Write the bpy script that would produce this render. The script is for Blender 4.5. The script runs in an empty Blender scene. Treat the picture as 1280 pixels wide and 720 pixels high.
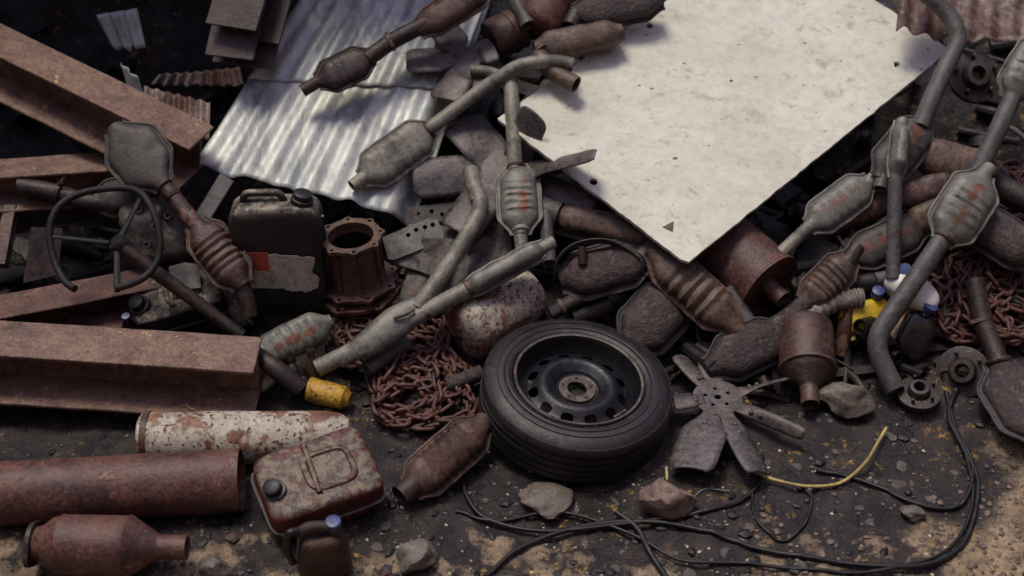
import bpy, bmesh, math, random
from mathutils import Vector, Matrix, noise
from mathutils.geometry import tessellate_polygon
rnd = random.Random(7)
scene = bpy.context.scene
COL = scene.collection
R = math.radians
# ------------------------------------------------------------------ camera
CAM = Vector((0, 0, 3.15)); PITCH = R(40); FPX = 1778.0
cd = bpy.data.cameras.new('camera'); cam = bpy.data.objects.new('camera', cd); COL.objects.link(cam)
cd.lens = 50; cd.sensor_width = 36; cam.location = CAM; cam.rotation_euler = (R(90) - PITCH, 0, 0)
cd.clip_end = 500; scene.camera = cam
cd.dof.use_dof = True; cd.dof.focus_distance = 4.3; cd.dof.aperture_fstop = 1.35
# ------------------------------------------------------------------ light
w = bpy.data.worlds.new('World'); scene.world = w; w.use_nodes = True
nt = w.node_tree; nt.nodes.clear()
sky = nt.nodes.new('ShaderNodeTexSky'); sky.sky_type = 'NISHITA'; sky.sun_disc = False
bg = nt.nodes.new('ShaderNodeBackground'); wo = nt.nodes.new('ShaderNodeOutputWorld')
hs = nt.nodes.new('ShaderNodeHueSaturation'); hs.inputs['Saturation'].default_value = .5
nt.links.new(sky.outputs[0], hs.inputs['Color']); tn = nt.nodes.new('ShaderNodeMix'); tn.data_type = 'RGBA'; tn.blend_type = 'MULTIPLY'; tn.inputs['Factor'].default_value = 1; tn.inputs['B'].default_value = (.97, .86, 1.12, 1)
nt.links.new(hs.outputs[0], tn.inputs['A']); nt.links.new(tn.outputs['Result'], bg.inputs[0]); nt.links.new(bg.outputs[0], wo.inputs[0])
bg.inputs[1].default_value = 0.148
SUN_DIR = Vector((0.22, -0.20, -1.0)).normalized()      # the way light travels
elev = math.asin(-SUN_DIR.z); azv = Vector((-SUN_DIR.x, -SUN_DIR.y))
sky.sun_elevation = elev; sky.sun_rotation = math.atan2(azv.x, azv.y)
sky.dust_density = 2.0
sd = bpy.data.lights.new('sun', 'SUN'); so = bpy.data.objects.new('sun', sd); COL.objects.link(so)
sd.energy = 2.2; sd.angle = R(17); sd.color = (1.0, 0.93, 0.72)
so.rotation_euler = SUN_DIR.to_track_quat('-Z', 'Y').to_euler()
vs = scene.view_settings; vs.view_transform = 'Standard'; vs.look = 'None'; vs.exposure = -0.06; vs.gamma = 1.0
vs.use_curve_mapping = False

# ------------------------------------------------------------------ geometry of the place
def Hb(x, y):
    return max(0.0, (y - 3.35) * 0.42)
def ray(px, py):
    x = (px - 640) / FPX; y = (360 - py) / FPX
    return Vector((x, math.cos(PITCH) + y * math.sin(PITCH), -math.sin(PITCH) + y * math.cos(PITCH)))
def P(px, py, h=0.0):
    """point of the place, h above the pile's mean surface"""
    d = ray(px, py); lo, hi = 1.2, 12.0
    for _ in range(44):
        m = (lo + hi) / 2; q = CAM + d * m
        if q.z - Hb(q.x, q.y) - h > 0: lo = m
        else: hi = m
    return CAM + d * lo
def depth(p):
    return (p - CAM).dot(Vector((0, math.cos(PITCH), -math.sin(PITCH))))
def M(n, p):                       # a photo length turned into metres at p
    return n * depth(p) / FPX
def PL(l):
    return [P(*q) for q in l]
TOCAM = -ray(640, 400).normalized()
UP = Vector((0, 0, 1))

# ------------------------------------------------------------------ materials
MATS = {}
def C4(c):
    # sRGB 0-255 -> linear
    o = []
    for v in c:
        v /= 255.0
        o.append(v / 12.92 if v <= .04045 else ((v + .055) / 1.055) ** 2.4)
    return (*o, 1)
def mat(name, cols, scale=9, rough=(.34, .70), metal=0.0, bump=.35, patch=None, cover=.5, pscale=7, psharp=.04,
        wearcol=None, dust=None, dustamt=.4, fine=.5, bscale=60, specks=None, coat=0, stretch=None, grime=.5, gcol=(38, 30, 32), gscale=5, dust2=None, gw=0.0, gthr=0.0):
    if 'rust' in name or 'beam' in name or 'chain' in name:
        def ds(c):
            g = (c[0] + c[1] + c[2]) / 3
            return tuple(v * .80 + t * .20 for v, t in zip(c, (g * 1.04, g * .97, g * 1.0)))
        cols = [ds(c) for c in cols]; patch = [ds(c) for c in patch] if patch else None
    if not any(k in name for k in ('white', 'tin', 'board', 'yellow', 'label', 'cap', 'red', 'straw', 'chips', 'beam')):
        cols = [tuple(v * .80 for v in c) for c in cols]
    m = bpy.data.materials.new(name); m.use_nodes = True; N = m.node_tree.nodes; L = m.node_tree.links
    b = N['Principled BSDF']
    tc = N.new('ShaderNodeTexCoord'); oi = N.new('ShaderNodeObjectInfo')
    mul = N.new('ShaderNodeVectorMath'); mul.operation = 'SCALE'
    comb = N.new('ShaderNodeCombineXYZ')
    for i, k in enumerate((7.3, 3.1, 11.7)):
        mm = N.new('ShaderNodeMath'); mm.operation = 'MULTIPLY'; mm.inputs[1].default_value = k
        L.new(oi.outputs['Random'], mm.inputs[0]); L.new(mm.outputs[0], comb.inputs[i])
    add = N.new('ShaderNodeVectorMath'); add.operation = 'ADD'
    if stretch:
        mp = N.new('ShaderNodeMapping'); mp.inputs['Scale'].default_value = stretch
        L.new(tc.outputs['Object'], mp.inputs[0]); L.new(mp.outputs[0], add.inputs[0])
    else: L.new(tc.outputs['Object'], add.inputs[0])
    L.new(comb.outputs[0], add.inputs[1])
    vec = add.outputs[0]
    def nz(s, d=8, r=.62, dist=0.0):
        n = N.new('ShaderNodeTexNoise'); n.inputs['Scale'].default_value = s; n.inputs['Detail'].default_value = d
        n.inputs['Roughness'].default_value = r; n.inputs['Distortion'].default_value = dist
        L.new(vec, n.inputs['Vector']); return n.outputs[0]
    def ramp(src, stops, interp='LINEAR'):
        r = N.new('ShaderNodeValToRGB'); r.color_ramp.interpolation = interp
        e = r.color_ramp.elements
        while len(e) > 1: e.remove(e[-1])
        e[0].position = stops[0][0]; e[0].color = stops[0][1]
        for p_, c_ in stops[1:]:
            k = e.new(p_); k.color = c_
        L.new(src, r.inputs[0]); return r.outputs[0]
    def thr(src, a, b_):
        r = N.new('ShaderNodeMapRange'); r.inputs['From Min'].default_value = a; r.inputs['From Max'].default_value = b_
        r.interpolation_type = 'SMOOTHSTEP'; L.new(src, r.inputs[0]); return r.outputs[0]
    def mix(f, a, c, mode='MIX'):
        x = N.new('ShaderNodeMix'); x.data_type = 'RGBA'; x.blend_type = mode
        for s_, v in ((x.inputs['Factor'], f), (x.inputs['A'], a), (x.inputs['B'], c)):
            if isinstance(v, (int, float, tuple)): s_.default_value = v
            else: L.new(v, s_)
        return x.outputs['Result']
    def mth(op, a, c):
        x = N.new('ShaderNodeMath'); x.operation = op; x.use_clamp = True
        for s_, v in ((x.inputs[0], a), (x.inputs[1], c)):
            if isinstance(v, (int, float)): s_.default_value = v
            else: L.new(v, s_)
        return x.outputs[0]
    n1 = nz(scale, 9, .6, .3)
    k = len(cols)
    col = ramp(n1, [(.28 + .46 * i / max(1, k - 1), C4(c)) for i, c in enumerate(cols)])
    n2 = nz(scale * 7, 6, .7)
    val = ramp(n2, [(.32, (1 - fine * 1.25,) * 3 + (1,)), (.5, (1, 1, 1, 1)), (.68, (1 + fine * .8,) * 3 + (1,))])
    col = mix(1.0, col, val, 'MULTIPLY')
    if patch:
        pn = nz(pscale, 12, .68, .2); pt = thr(pn, 1 - cover - psharp * 0 + 0 if False else (.5 + (.5 - cover) * .5), (.5 + (.5 - cover) * .5) + psharp)
        n3 = nz(scale * 2.3, 8, .6)
        pc = ramp(n3, [(.3, C4(patch[0])), (.7, C4(patch[-1]))])
        col = mix(pt, col, pc)
        pmask = pt
    if wearcol:
        at = N.new('ShaderNodeAttribute'); at.attribute_name = 'wear'
        wn = nz(26, 8, .75)
        s_ = N.new('ShaderNodeMath'); s_.operation = 'ADD'; L.new(at.outputs['Fac'], s_.inputs[0]); L.new(wn, s_.inputs[1])
        wf = thr(s_.outputs[0], .95, 1.12)
        wc = ramp(nz(45, 6, .6), [(.3, C4(wearcol[0])), (.7, C4(wearcol[-1]))])
        col = mix(wf, col, wc)
    if grime:      # oily stains and pits with a shape of their own
        gm = thr(nz(gscale, 13, .76, .4), .50 + gthr - gw, .60 + gthr + gw); col = mix(mth('MULTIPLY', gm, grime), col, C4(gcol))
        pm = thr(nz(scale * 13, 3, .6), .58, .66); col = mix(mth('MULTIPLY', pm, .55 * min(1, fine * 2.2)), col, C4(tuple(v * .55 for v in cols[0])))
        lm = thr(nz(scale * 9 + 5, 4, .7), .62, .70); col = mix(mth('MULTIPLY', lm, .5 * min(1, fine * 2.2)), col, C4(tuple(min(235, v * 1.35 + 12) for v in cols[len(cols) // 2])))
    if specks:
        sn = nz(specks[1], 3, .5); col = mix(thr(sn, specks[2], specks[2] + .03), col, C4(specks[0]))
    if dust:
        ge = N.new('ShaderNodeNewGeometry'); sx = N.new('ShaderNodeSeparateXYZ'); L.new(ge.outputs['Normal'], sx.inputs[0])
        up = thr(sx.outputs[2], .2, .95)
        dn = thr(nz(scale * 1.6, 12, .78), .565 - dustamt * .15, .565 - dustamt * .15 + .13)
        f = mth('MULTIPLY', up, dn); f = mth('MULTIPLY', f, min(1, dustamt * 1.5))
        col = mix(f, col, ramp(nz(scale * 3.2, 10, .75), [(.44, C4(dust2)), (.56, C4(dust))]) if dust2 else C4(dust))
    L.new(col, b.inputs['Base Color'])
    rr = N.new('ShaderNodeMapRange'); rr.inputs['From Min'].default_value = .3; rr.inputs['From Max'].default_value = .7
    rr.inputs['To Min'].default_value = rough[0]; rr.inputs['To Max'].default_value = rough[1]; L.new(n2, rr.inputs[0])
    L.new(rr.outputs[0], b.inputs['Roughness'])
    b.inputs['Metallic'].default_value = metal
    if coat: b.inputs['Coat Weight'].default_value = coat
    bp = N.new('ShaderNodeBump'); bp.inputs['Strength'].default_value = bump; bp.inputs['Distance'].default_value = .009
    bsrc = nz(bscale, 8, .65)
    if patch:
        mm = N.new('ShaderNodeMath'); mm.operation = 'MULTIPLY_ADD'; L.new(pmask, mm.inputs[0]); mm.inputs[1].default_value = .35
        L.new(bsrc, mm.inputs[2]); bsrc = mm.outputs[0]
    L.new(bsrc, bp.inputs['Height']); L.new(bp.outputs[0], b.inputs['Normal'])
    MATS[name] = m
    return m
m_rust = mat('rust_brown', [(52, 34, 32), (86, 56, 48), (112, 74, 60), (70, 48, 44)], 9, patch=[(128, 88, 68), (104, 66, 54)], cover=.32, dust=(120, 104, 92), dustamt=.3)
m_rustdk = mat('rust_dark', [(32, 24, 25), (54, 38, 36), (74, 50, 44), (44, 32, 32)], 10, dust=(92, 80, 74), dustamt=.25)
m_rustred = mat('rust_red', [(62, 38, 36), (86, 52, 46), (106, 66, 54), (72, 44, 40)], 12, patch=[(134, 96, 74), (104, 66, 54)], cover=.34, pscale=15, dust=(118, 98, 86), dustamt=.2)
m_rustor = mat('rust_orange', [(72, 54, 46), (104, 78, 62), (134, 102, 78), (90, 68, 56)], 9, patch=[(70, 58, 52), (88, 70, 60)], cover=.4, dust=(130, 114, 98), dustamt=.25)
m_beam = mat('rust_beam', [(88, 62, 54), (116, 86, 72), (136, 104, 86), (100, 72, 60)], 11, patch=[(148, 116, 94), (112, 76, 60)], cover=.36, pscale=16, fine=.45, bump=.45, dust=(134, 114, 98), dustamt=.3, grime=.35, gscale=8, specks=((190, 158, 104), 24, .70))
m_textured = mat('rust_scaly', [(50, 38, 40), (92, 72, 70), (60, 44, 44), (112, 92, 86)], 26, bump=1.0, bscale=70, dust=(120, 106, 98), dustamt=.4)
m_grey = mat('weathered_pipe', [(92, 90, 84), (122, 120, 110), (140, 137, 126), (106, 103, 96)], 12, metal=.25, rough=(.45, .75), bump=.25, patch=[(96, 70, 54), (120, 92, 72)], cover=.22, pscale=9, fine=.3, dust=(140, 134, 122), dustamt=.3)
m_greydk = mat('weathered_pipe_dark', [(62, 60, 62), (86, 84, 84), (100, 98, 96), (72, 68, 70)], 12, metal=.3, rough=(.45, .75), bump=.25, patch=[(84, 62, 54), (100, 76, 64)], cover=.22, fine=.3, dust=(116, 110, 104), dustamt=.25)
m_shell = mat('heat_shield', [(104, 104, 100), (134, 133, 126), (152, 150, 140), (118, 116, 110)], 14, metal=.3, rough=(.4, .7), bump=.25, wearcol=[(92, 62, 50), (134, 90, 66)], patch=[(110, 84, 64), (126, 100, 78)], cover=.16, fine=.25, dust=(152, 146, 132), dustamt=.25)
m_shelldk = mat('heat_shield_dark', [(66, 62, 62), (92, 88, 86), (104, 98, 94), (76, 70, 70)], 14, metal=.25, rough=(.45, .75), bump=.3, wearcol=[(100, 62, 50), (126, 82, 64)], patch=[(84, 62, 54), (104, 78, 66)], cover=.3, fine=.3, dust=(116, 108, 102), dustamt=.3)
m_blade = mat('fan_metal', [(74, 68, 70), (106, 98, 98), (126, 118, 116), (88, 80, 82)], 10, metal=.3, bump=.3, wearcol=[(104, 56, 46), (122, 72, 56)], patch=[(112, 72, 58), (96, 64, 52)], cover=.28, dust=(124, 114, 106), dustamt=.3)
m_tin = mat('galvanised_tin', [(132, 138, 138), (172, 178, 176), (200, 203, 196), (150, 156, 156)], 9, metal=.2, rough=(.36, .62), bump=.10, patch=[(158, 142, 124), (186, 170, 150)], cover=.30, pscale=5, psharp=.2, fine=.16, specks=((110, 84, 66), 46, .72), dust=(176, 166, 150), dustamt=.2, grime=.7, gcol=(72, 77, 84), gscale=4, gw=.03, stretch=(1.0, .32, .6))
m_tinrust = mat('rusty_tin', [(84, 60, 54), (120, 92, 82), (160, 146, 136), (104, 76, 62)], 6, metal=.2, rough=(.45, .7), bump=.2, patch=[(150, 100, 62), (120, 78, 54)], cover=.35, pscale=5)
m_board = mat('white_board', [(184, 184, 168), (200, 200, 184), (210, 210, 195), (192, 192, 176)], 3, rough=(.5, .75), bump=.08, fine=.12, patch=[(150, 140, 122), (176, 166, 146)], cover=.22, pscale=3.6, psharp=.16, dust=(198, 188, 170), dustamt=.1, grime=.6, gcol=(124, 112, 94), gscale=13, gthr=.055, gw=.02, specks=((112, 98, 80), 34, .70), stretch=(1.0, 1.25, 1.0))
m_boardedge = mat('board_edge', [(84, 70, 62), (120, 104, 90)], 20)
m_rubber = mat('tyre_rubber', [(22, 21, 25), (34, 32, 36), (42, 39, 42), (28, 26, 30)], 7, rough=(.36, .62), bump=.25, fine=.3, dust=(78, 70, 68), dustamt=.38, bscale=110)
m_rim = mat('painted_steel_rim', [(18, 19, 25), (27, 28, 36), (34, 35, 44), (22, 23, 30)], 8, metal=.2, rough=(.28, .55), bump=.2, patch=[(88, 76, 68), (62, 54, 52)], cover=.26, dust=(84, 76, 72), dustamt=.25, pscale=14, fine=.25)
m_bare = mat('bare_hub_steel', [(44, 38, 38), (104, 92, 84), (136, 124, 112), (64, 52, 48)], 26, metal=.4, rough=(.4, .7), bump=.3)
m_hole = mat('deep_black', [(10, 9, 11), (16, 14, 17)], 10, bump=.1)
m_plastic = mat('black_plastic', [(24, 23, 26), (38, 36, 38), (48, 46, 46), (28, 27, 30)], 6, rough=(.4, .7), bump=.15, dust2=(60, 54, 52), dust=(146, 136, 122), dustamt=1.4, fine=.4, grime=.2)
m_plasticc = mat('black_plastic_cap', [(20, 20, 24), (34, 33, 37)], 12, rough=(.4, .6), bump=.1)
m_label = mat('faded_label', [(110, 106, 96), (172, 166, 152), (196, 190, 176), (136, 128, 112)], 30, bump=.1, fine=.4, grime=.25)
m_redlab = mat('red_label_square', [(176, 74, 56), (196, 88, 64)], 20, bump=.05, fine=.2)
m_whitecyl = mat('white_paint_rusted', [(138, 132, 116), (166, 160, 142), (182, 176, 156), (148, 140, 122)], 8, rough=(.45, .7), bump=.25, patch=[(98, 62, 46), (146, 100, 66)], cover=.50, pscale=9, psharp=.07, fine=.3, specks=((92, 56, 44), 70, .58), wearcol=[(92, 54, 42), (118, 72, 54)], grime=.25)
m_redcan = mat('red_can_paint', [(62, 24, 26), (84, 30, 30), (98, 36, 34), (70, 28, 28)], 11, rough=(.3, .55), bump=.5, fine=.4, dust2=(40, 32, 34), dust=(118, 104, 84), dustamt=1.25, gscale=9, grime=.5)
m_dustcan = mat('dusty_dark_can', [(36, 28, 30), (52, 36, 36), (46, 36, 36)], 12, bump=.6, dust2=(48, 40, 40), dust=(128, 116, 96), dustamt=1.2)
m_seam = mat('pale_seam', [(120, 116, 112), (150, 146, 140)], 20, bump=.1)
m_jug = mat('oily_jug', [(30, 24, 26), (72, 52, 46), (106, 74, 58), (40, 32, 32)], 20, bump=.6, patch=[(120, 74, 54), (98, 62, 48)], cover=.25, dust=(98, 86, 78), dustamt=.3)
m_blue = mat('blue_cap', [(44, 58, 104), (60, 76, 128)], 20, rough=(.35, .5), bump=.05, fine=.15, dust=(140, 150, 190), dustamt=.3, grime=.25)
m_chain = mat('chain_rust', [(62, 34, 32), (100, 54, 46), (130, 76, 60), (74, 42, 38)], 22, bump=.4, fine=.4, dust=(110, 84, 76), dustamt=.2)
m_stone = mat('pink_stone', [(112, 92, 84), (146, 122, 110), (170, 148, 132), (124, 102, 92)], 22, bump=.6, bscale=40, fine=.35)
m_stoneg = mat('grey_stone', [(84, 76, 70), (116, 106, 96), (138, 128, 116), (96, 88, 80)], 12, bump=.6, bscale=40, fine=.35, patch=[(104, 74, 62), (88, 62, 54)], cover=.3)
m_conc = mat('concrete_lump', [(116, 108, 98), (140, 132, 120), (154, 146, 134)], 16, bump=.5, fine=.3)
m_yellow = mat('yellow_plastic', [(170, 140, 20), (196, 164, 26), (206, 176, 40)], 10, rough=(.35, .6), bump=.1, patch=[(80, 66, 40), (120, 98, 40)], cover=.25, fine=.2, grime=.25)
m_yeldirty = mat('dirty_yellow_can', [(140, 104, 36), (176, 136, 44), (190, 152, 60)], 12, rough=(.4, .7), bump=.25, patch=[(66, 46, 36), (84, 58, 40)], cover=.42, pscale=11)
m_white = mat('white_plastic', [(214, 212, 206), (228, 226, 220), (234, 232, 226)], 10, rough=(.3, .5), bump=.1, patch=[(108, 66, 54), (140, 98, 80)], cover=.3, pscale=9, psharp=.1, fine=.1, grime=.25)
m_peach = mat('peach_plastic', [(150, 112, 92), (178, 138, 114), (196, 168, 150)], 10, rough=(.4, .6), bump=.15)
m_glass = mat('dark_brown_glass', [(26, 20, 20), (44, 34, 32), (34, 26, 26)], 12, rough=(.12, .35), bump=.15, coat=.3, dust=(84, 70, 62), dustamt=.35)
m_amber = mat('amber_bottle', [(52, 36, 32), (84, 58, 46), (66, 46, 38)], 12, rough=(.2, .5), bump=.15, patch=[(120, 92, 76), (96, 72, 60)], cover=.35, dust=(120, 100, 88), dustamt=.3)
m_hose = mat('ribbed_hose', [(128, 118, 108), (160, 150, 140), (176, 166, 156)], 12, bump=.2)
m_cable = mat('black_cable', [(14, 13, 16), (24, 22, 26)], 20, rough=(.4, .6), bump=.1, dust=(60, 54, 52), dustamt=.2)
m_straw = mat('straw_yellow', [(160, 140, 80), (190, 170, 104), (140, 118, 66)], 40, bump=.2)
m_wheel = mat('steering_black', [(12, 11, 14), (20, 18, 22), (15, 14, 18)], 10, rough=(.55, .8), bump=.3)
m_cast = mat('dusty_casting', [(50, 46, 46), (72, 66, 62), (88, 80, 74), (60, 54, 52)], 8, bump=.6, dust=(104, 96, 88), dustamt=.4)
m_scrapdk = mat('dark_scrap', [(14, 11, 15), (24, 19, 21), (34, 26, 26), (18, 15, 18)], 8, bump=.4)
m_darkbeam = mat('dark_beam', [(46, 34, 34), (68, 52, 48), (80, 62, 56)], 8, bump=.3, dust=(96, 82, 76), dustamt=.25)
m_gravel = mat('gravel', [(84, 70, 60), (124, 106, 90), (150, 132, 114), (100, 84, 72)], 18, bump=.4, fine=.4)
m_fleck = mat('pale_chips', [(150, 142, 120), (186, 178, 150), (170, 140, 70)], 30, bump=.2)
m_strap = mat('strap_grey', [(60, 58, 60), (84, 80, 80), (74, 66, 64)], 12, metal=.3, rough=(.4, .7), bump=.25)

# ------------------------------------------------------------------ object helpers
def finish(me, smooth=True, ang=38):
    if smooth:
        me.shade_smooth()
        try: me.set_sharp_from_angle(angle=R(ang))
        except Exception: pass
def mesh_obj(name, bm, m, origin, parent=None, smooth=True, ang=38, recalc=True):
    if recalc: bmesh.ops.recalc_face_normals(bm, faces=bm.faces)
    bmesh.ops.translate(bm, verts=bm.verts, vec=-origin)
    me = bpy.data.meshes.new(name); bm.to_mesh(me); bm.free()
    finish(me, smooth, ang)
    o = bpy.data.objects.new(name, me); COL.objects.link(o)
    me.materials.append(m)
    if parent is None: o.location = origin
    else: o.parent = parent
    return o
def tag(o, label=None, cat=None, group=None, kind=None):
    if label: o['label'] = label
    if cat: o['category'] = cat
    if group: o['group'] = group
    if kind: o['kind'] = kind
    return o
class Thing:
    def __init__(s, name, label, cat, at, group=None):
        s.o = bpy.data.objects.new(name, None); COL.objects.link(s.o)
        s.at = Vector(at); s.o.location = s.at; s.o.empty_display_size = .05
        tag(s.o, label, cat, group)
    def part(s, name, bm, m, parent=None, label=None, **k):
        o = mesh_obj(name, bm, m, s.at, parent or s.o, **k)
        if label: o['label'] = label
        return o
def single(name, bm, m, label, cat, at, group=None, **k):
    o = mesh_obj(name, bm, m, Vector(at), None, **k); return tag(o, label, cat, group)

def frame(ex, up):
    ex = ex.normalized(); ez = (up - ex * up.dot(ex))
    if ez.length < 1e-4: ez = Vector((1, 0, 0)) - ex * ex.x
    ez.normalize(); ey = ez.cross(ex); return ex, ey, ez
def catmull(pts, k=8):
    if len(pts) < 3: 
        return [pts[0].lerp(pts[-1], i / k) for i in range(k + 1)]
    out = []
    Q = [pts[0] * 2 - pts[1]] + list(pts) + [pts[-1] * 2 - pts[-2]]
    for i in range(1, len(Q) - 2):
        a, b, c, d = Q[i - 1:i + 3]
        for j in range(k):
            t = j / k
            out.append(.5 * ((2 * b) + (c - a) * t + (2 * a - 5 * b + 4 * c - d) * t * t + (3 * b - a - 3 * c + d) * t ** 3))
    out.append(pts[-1]); return out
def bend(pts, rad=.05, k=6):
    """polyline with rounded corners"""
    out = [pts[0]]
    for i in range(1, len(pts) - 1):
        a, b, c = pts[i - 1], pts[i], pts[i + 1]
        u = (a - b); v = (c - b); r = min(rad, u.length * .48, v.length * .48)
        p0 = b + u.normalized() * r; p1 = b + v.normalized() * r
        for j in range(k + 1):
            t = j / k; out.append(p0 * (1 - t) ** 2 + b * 2 * t * (1 - t) + p1 * t * t)
    out.append(pts[-1]); return out
def sweep(bm, pts, rad, n=16, hollow=True, flat=1.0, up=None, jit=0.0, wall=.82, depthin=.12):
    """tube along pts; rad number or list; open mouths show a real inside"""
    m = len(pts); rads = rad if isinstance(rad, list) else [rad] * m
    t0 = (pts[1] - pts[0]).normalized()
    ex, ey, ez = frame(t0, up or Vector((.13, .21, 1)))
    rings = []; ref = ez; frames = []
    for i in range(m):
        t = (pts[min(i + 1, m - 1)] - pts[max(i - 1, 0)])
        if t.length < 1e-7: t = ex.copy()
        t.normalize(); ref = (ref - t * ref.dot(t)); ref.normalize(); ey = ref.cross(t); frames.append((ref.copy(), ey))
        rr = rads[i]; ring = []
        for k in range(n):
            a = 2 * math.pi * k / n
            q = pts[i] + (ey * math.cos(a) + ref * math.sin(a) * flat) * rr
            if jit: q += noise.noise_vector(q * 14) * jit
            ring.append(bm.verts.new(q))
        rings.append(ring)
    for i in range(m - 1):
        for k in range(n):
            bm.faces.new((rings[i][k], rings[i][(k + 1) % n], rings[i + 1][(k + 1) % n], rings[i + 1][k]))
    for end, step in ((0, 1), (m - 1, -1)):
        if hollow:
            ref, ey = frames[end]; t = (pts[end + step] - pts[end]).normalized(); rr = rads[end]
            prev = rings[end]
            dl = min(depthin, (pts[-1] - pts[0]).length * .4)
            for dist in (0, dl):
                ring = [bm.verts.new(pts[end] + t * dist + (ey * math.cos(2 * math.pi * k / n) + ref * math.sin(2 * math.pi * k / n) * flat) * rr * wall * (1 if dist == 0 else .9)) for k in range(n)]
                for k in range(n):
                    f = (prev[k], prev[(k + 1) % n], ring[(k + 1) % n], ring[k]); bm.faces.new(f)
                prev = ring
            bm.faces.new(prev)
        else: bm.faces.new(rings[end])
    return rings
def tube(pts, rad, n=16, k=0, rb=.05, **kw):
    bm = bmesh.new()
    if k: q = catmull(pts, k)
    else:
        q = bend(pts, rb)
        # subdivide long runs
        o = [q[0]]
        for a in q[1:]:
            d = (a - o[-1]).length; s = max(1, int(d / .05)); b0 = o[-1]
            for j in range(1, s + 1): o.append(b0.lerp(a, j / s))
        q = o
    sweep(bm, q, rad, n, **kw); return bm
def lathe(bm, prof, A, ax, up=None, n=40, close=False):
    """prof: list of (distance along axis, radius)"""
    ex, ey, ez = frame(ax, up or Vector((.1, .3, 1)))
    rings = []
    for s, r in prof:
        rings.append([bm.verts.new(A + ex * s + (ey * math.cos(2 * math.pi * k / n) + ez * math.sin(2 * math.pi * k / n)) * max(r, 1e-5)) for k in range(n)])
    for i in range(len(rings) - 1):
        for k in range(n):
            bm.faces.new((rings[i][k], rings[i][(k + 1) % n], rings[i + 1][(k + 1) % n], rings[i + 1][k]))
    if close:
        bm.faces.new(rings[0]); bm.faces.new(rings[-1])
    return bm
def dent(bm, amp, sc=9, seed=0):
    s = Vector((seed * 3.3, seed * 1.7, seed))
    for v in bm.verts: v.co += noise.noise_vector(v.co * sc + s) * amp
def box(bm, c, ex, ey, ez, sx, sy, sz, taper=1.0):
    vs_ = []
    for i in (-1, 1):
        for j in (-1, 1):
            for k in (-1, 1):
                t = taper if k > 0 else 1
                vs_.append(bm.verts.new(c + ex * (i * sx / 2 * t) + ey * (j * sy / 2 * t) + ez * (k * sz / 2)))
    for f in ((0, 1, 3, 2), (4, 6, 7, 5), (0, 4, 5, 1), (2, 3, 7, 6), (0, 2, 6, 4), (1, 5, 7, 3)):
        bm.faces.new([vs_[i] for i in f])
    return vs_
def bevel(o, wdt=.004, seg=2, ang=40):
    b = o.modifiers.new('bevel', 'BEVEL'); b.width = wdt; b.segments = seg; b.limit_method = 'ANGLE'; b.angle_limit = R(ang); return o
def solid(o, t, off=-1):
    s = o.modifiers.new('solid', 'SOLIDIFY'); s.thickness = t; s.offset = off; return o
def rbox(c, ex, ey, ez, sx, sy, sz, e=5.0, n=10, dentamt=0.0, dsc=8, seed=0, top=1.0):
    """rounded box: a subdivided cube pushed to a superellipsoid"""
    bm = bmesh.new(); bmesh.ops.create_cube(bm, size=2)
    bmesh.ops.subdivide_edges(bm, edges=bm.edges, cuts=n, use_grid_fill=True)
    for v in bm.verts:
        q = v.co.copy(); l = (abs(q.x) ** e + abs(q.y) ** e + abs(q.z) ** e) ** (1 / e)
        q /= l; t = 1 + (top - 1) * (q.z + 1) / 2
        v.co = c + ex * (q.x * sx / 2 * t) + ey * (q.y * sy / 2 * t) + ez * (q.z * sz / 2)
    if dentamt: dent(bm, dentamt, dsc, seed)
    return bm
def prism(loops, A, ex, ey, ez, t):
    """flat plate from 2D loops (outer then holes), thickness t along ez"""
    bm = bmesh.new()
    tri = tessellate_polygon([[Vector((p_[0], p_[1], 0)) for p_ in lp] for lp in loops])
    vv = [bm.verts.new(A + ex * p_[0] + ey * p_[1]) for lp in loops for p_ in lp]
    fs = []
    for t_ in tri:
        try: fs.append(bm.faces.new([vv[k] for k in t_]))
        except ValueError: pass
    e = bmesh.ops.extrude_face_region(bm, geom=fs)
    bmesh.ops.translate(bm, verts=[g for g in e['geom'] if isinstance(g, bmesh.types.BMVert)], vec=ez * t)
    return bm
def circ(cx, cy, r, n=14, flip=False, sy=1.0):
    return [(cx + r * math.cos(2 * math.pi * i / n), cy + r * sy * math.sin(2 * math.pi * i / n)) for i in range(n)]
def blob(c, r, sub=3, amp=.25, sc=6, seed=0, flat=1.0, cuts=6):
    bm = bmesh.new(); bmesh.ops.create_icosphere(bm, subdivisions=sub, radius=1)
    rr = random.Random(seed); pl = []
    for _ in range(cuts):
        a = Vector((rr.uniform(-1, 1), rr.uniform(-1, 1), rr.uniform(-.8, 1))).normalized(); pl.append((a, rr.uniform(.55, .85)))
    for v in bm.verts:
        q = v.co.copy()
        for a, d in pl:
            k = q.dot(a)
            if k > d: q -= a * (k - d) * .85
        q *= 1 + amp * noise.noise(q * 1.6 + Vector((seed, 0, 0))) + .05 * noise.noise(q * 6 + Vector((0, seed, 0)))
        v.co = c + Vector((q.x * r[0], q.y * r[1], q.z * r[2]))
    return bm

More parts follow.
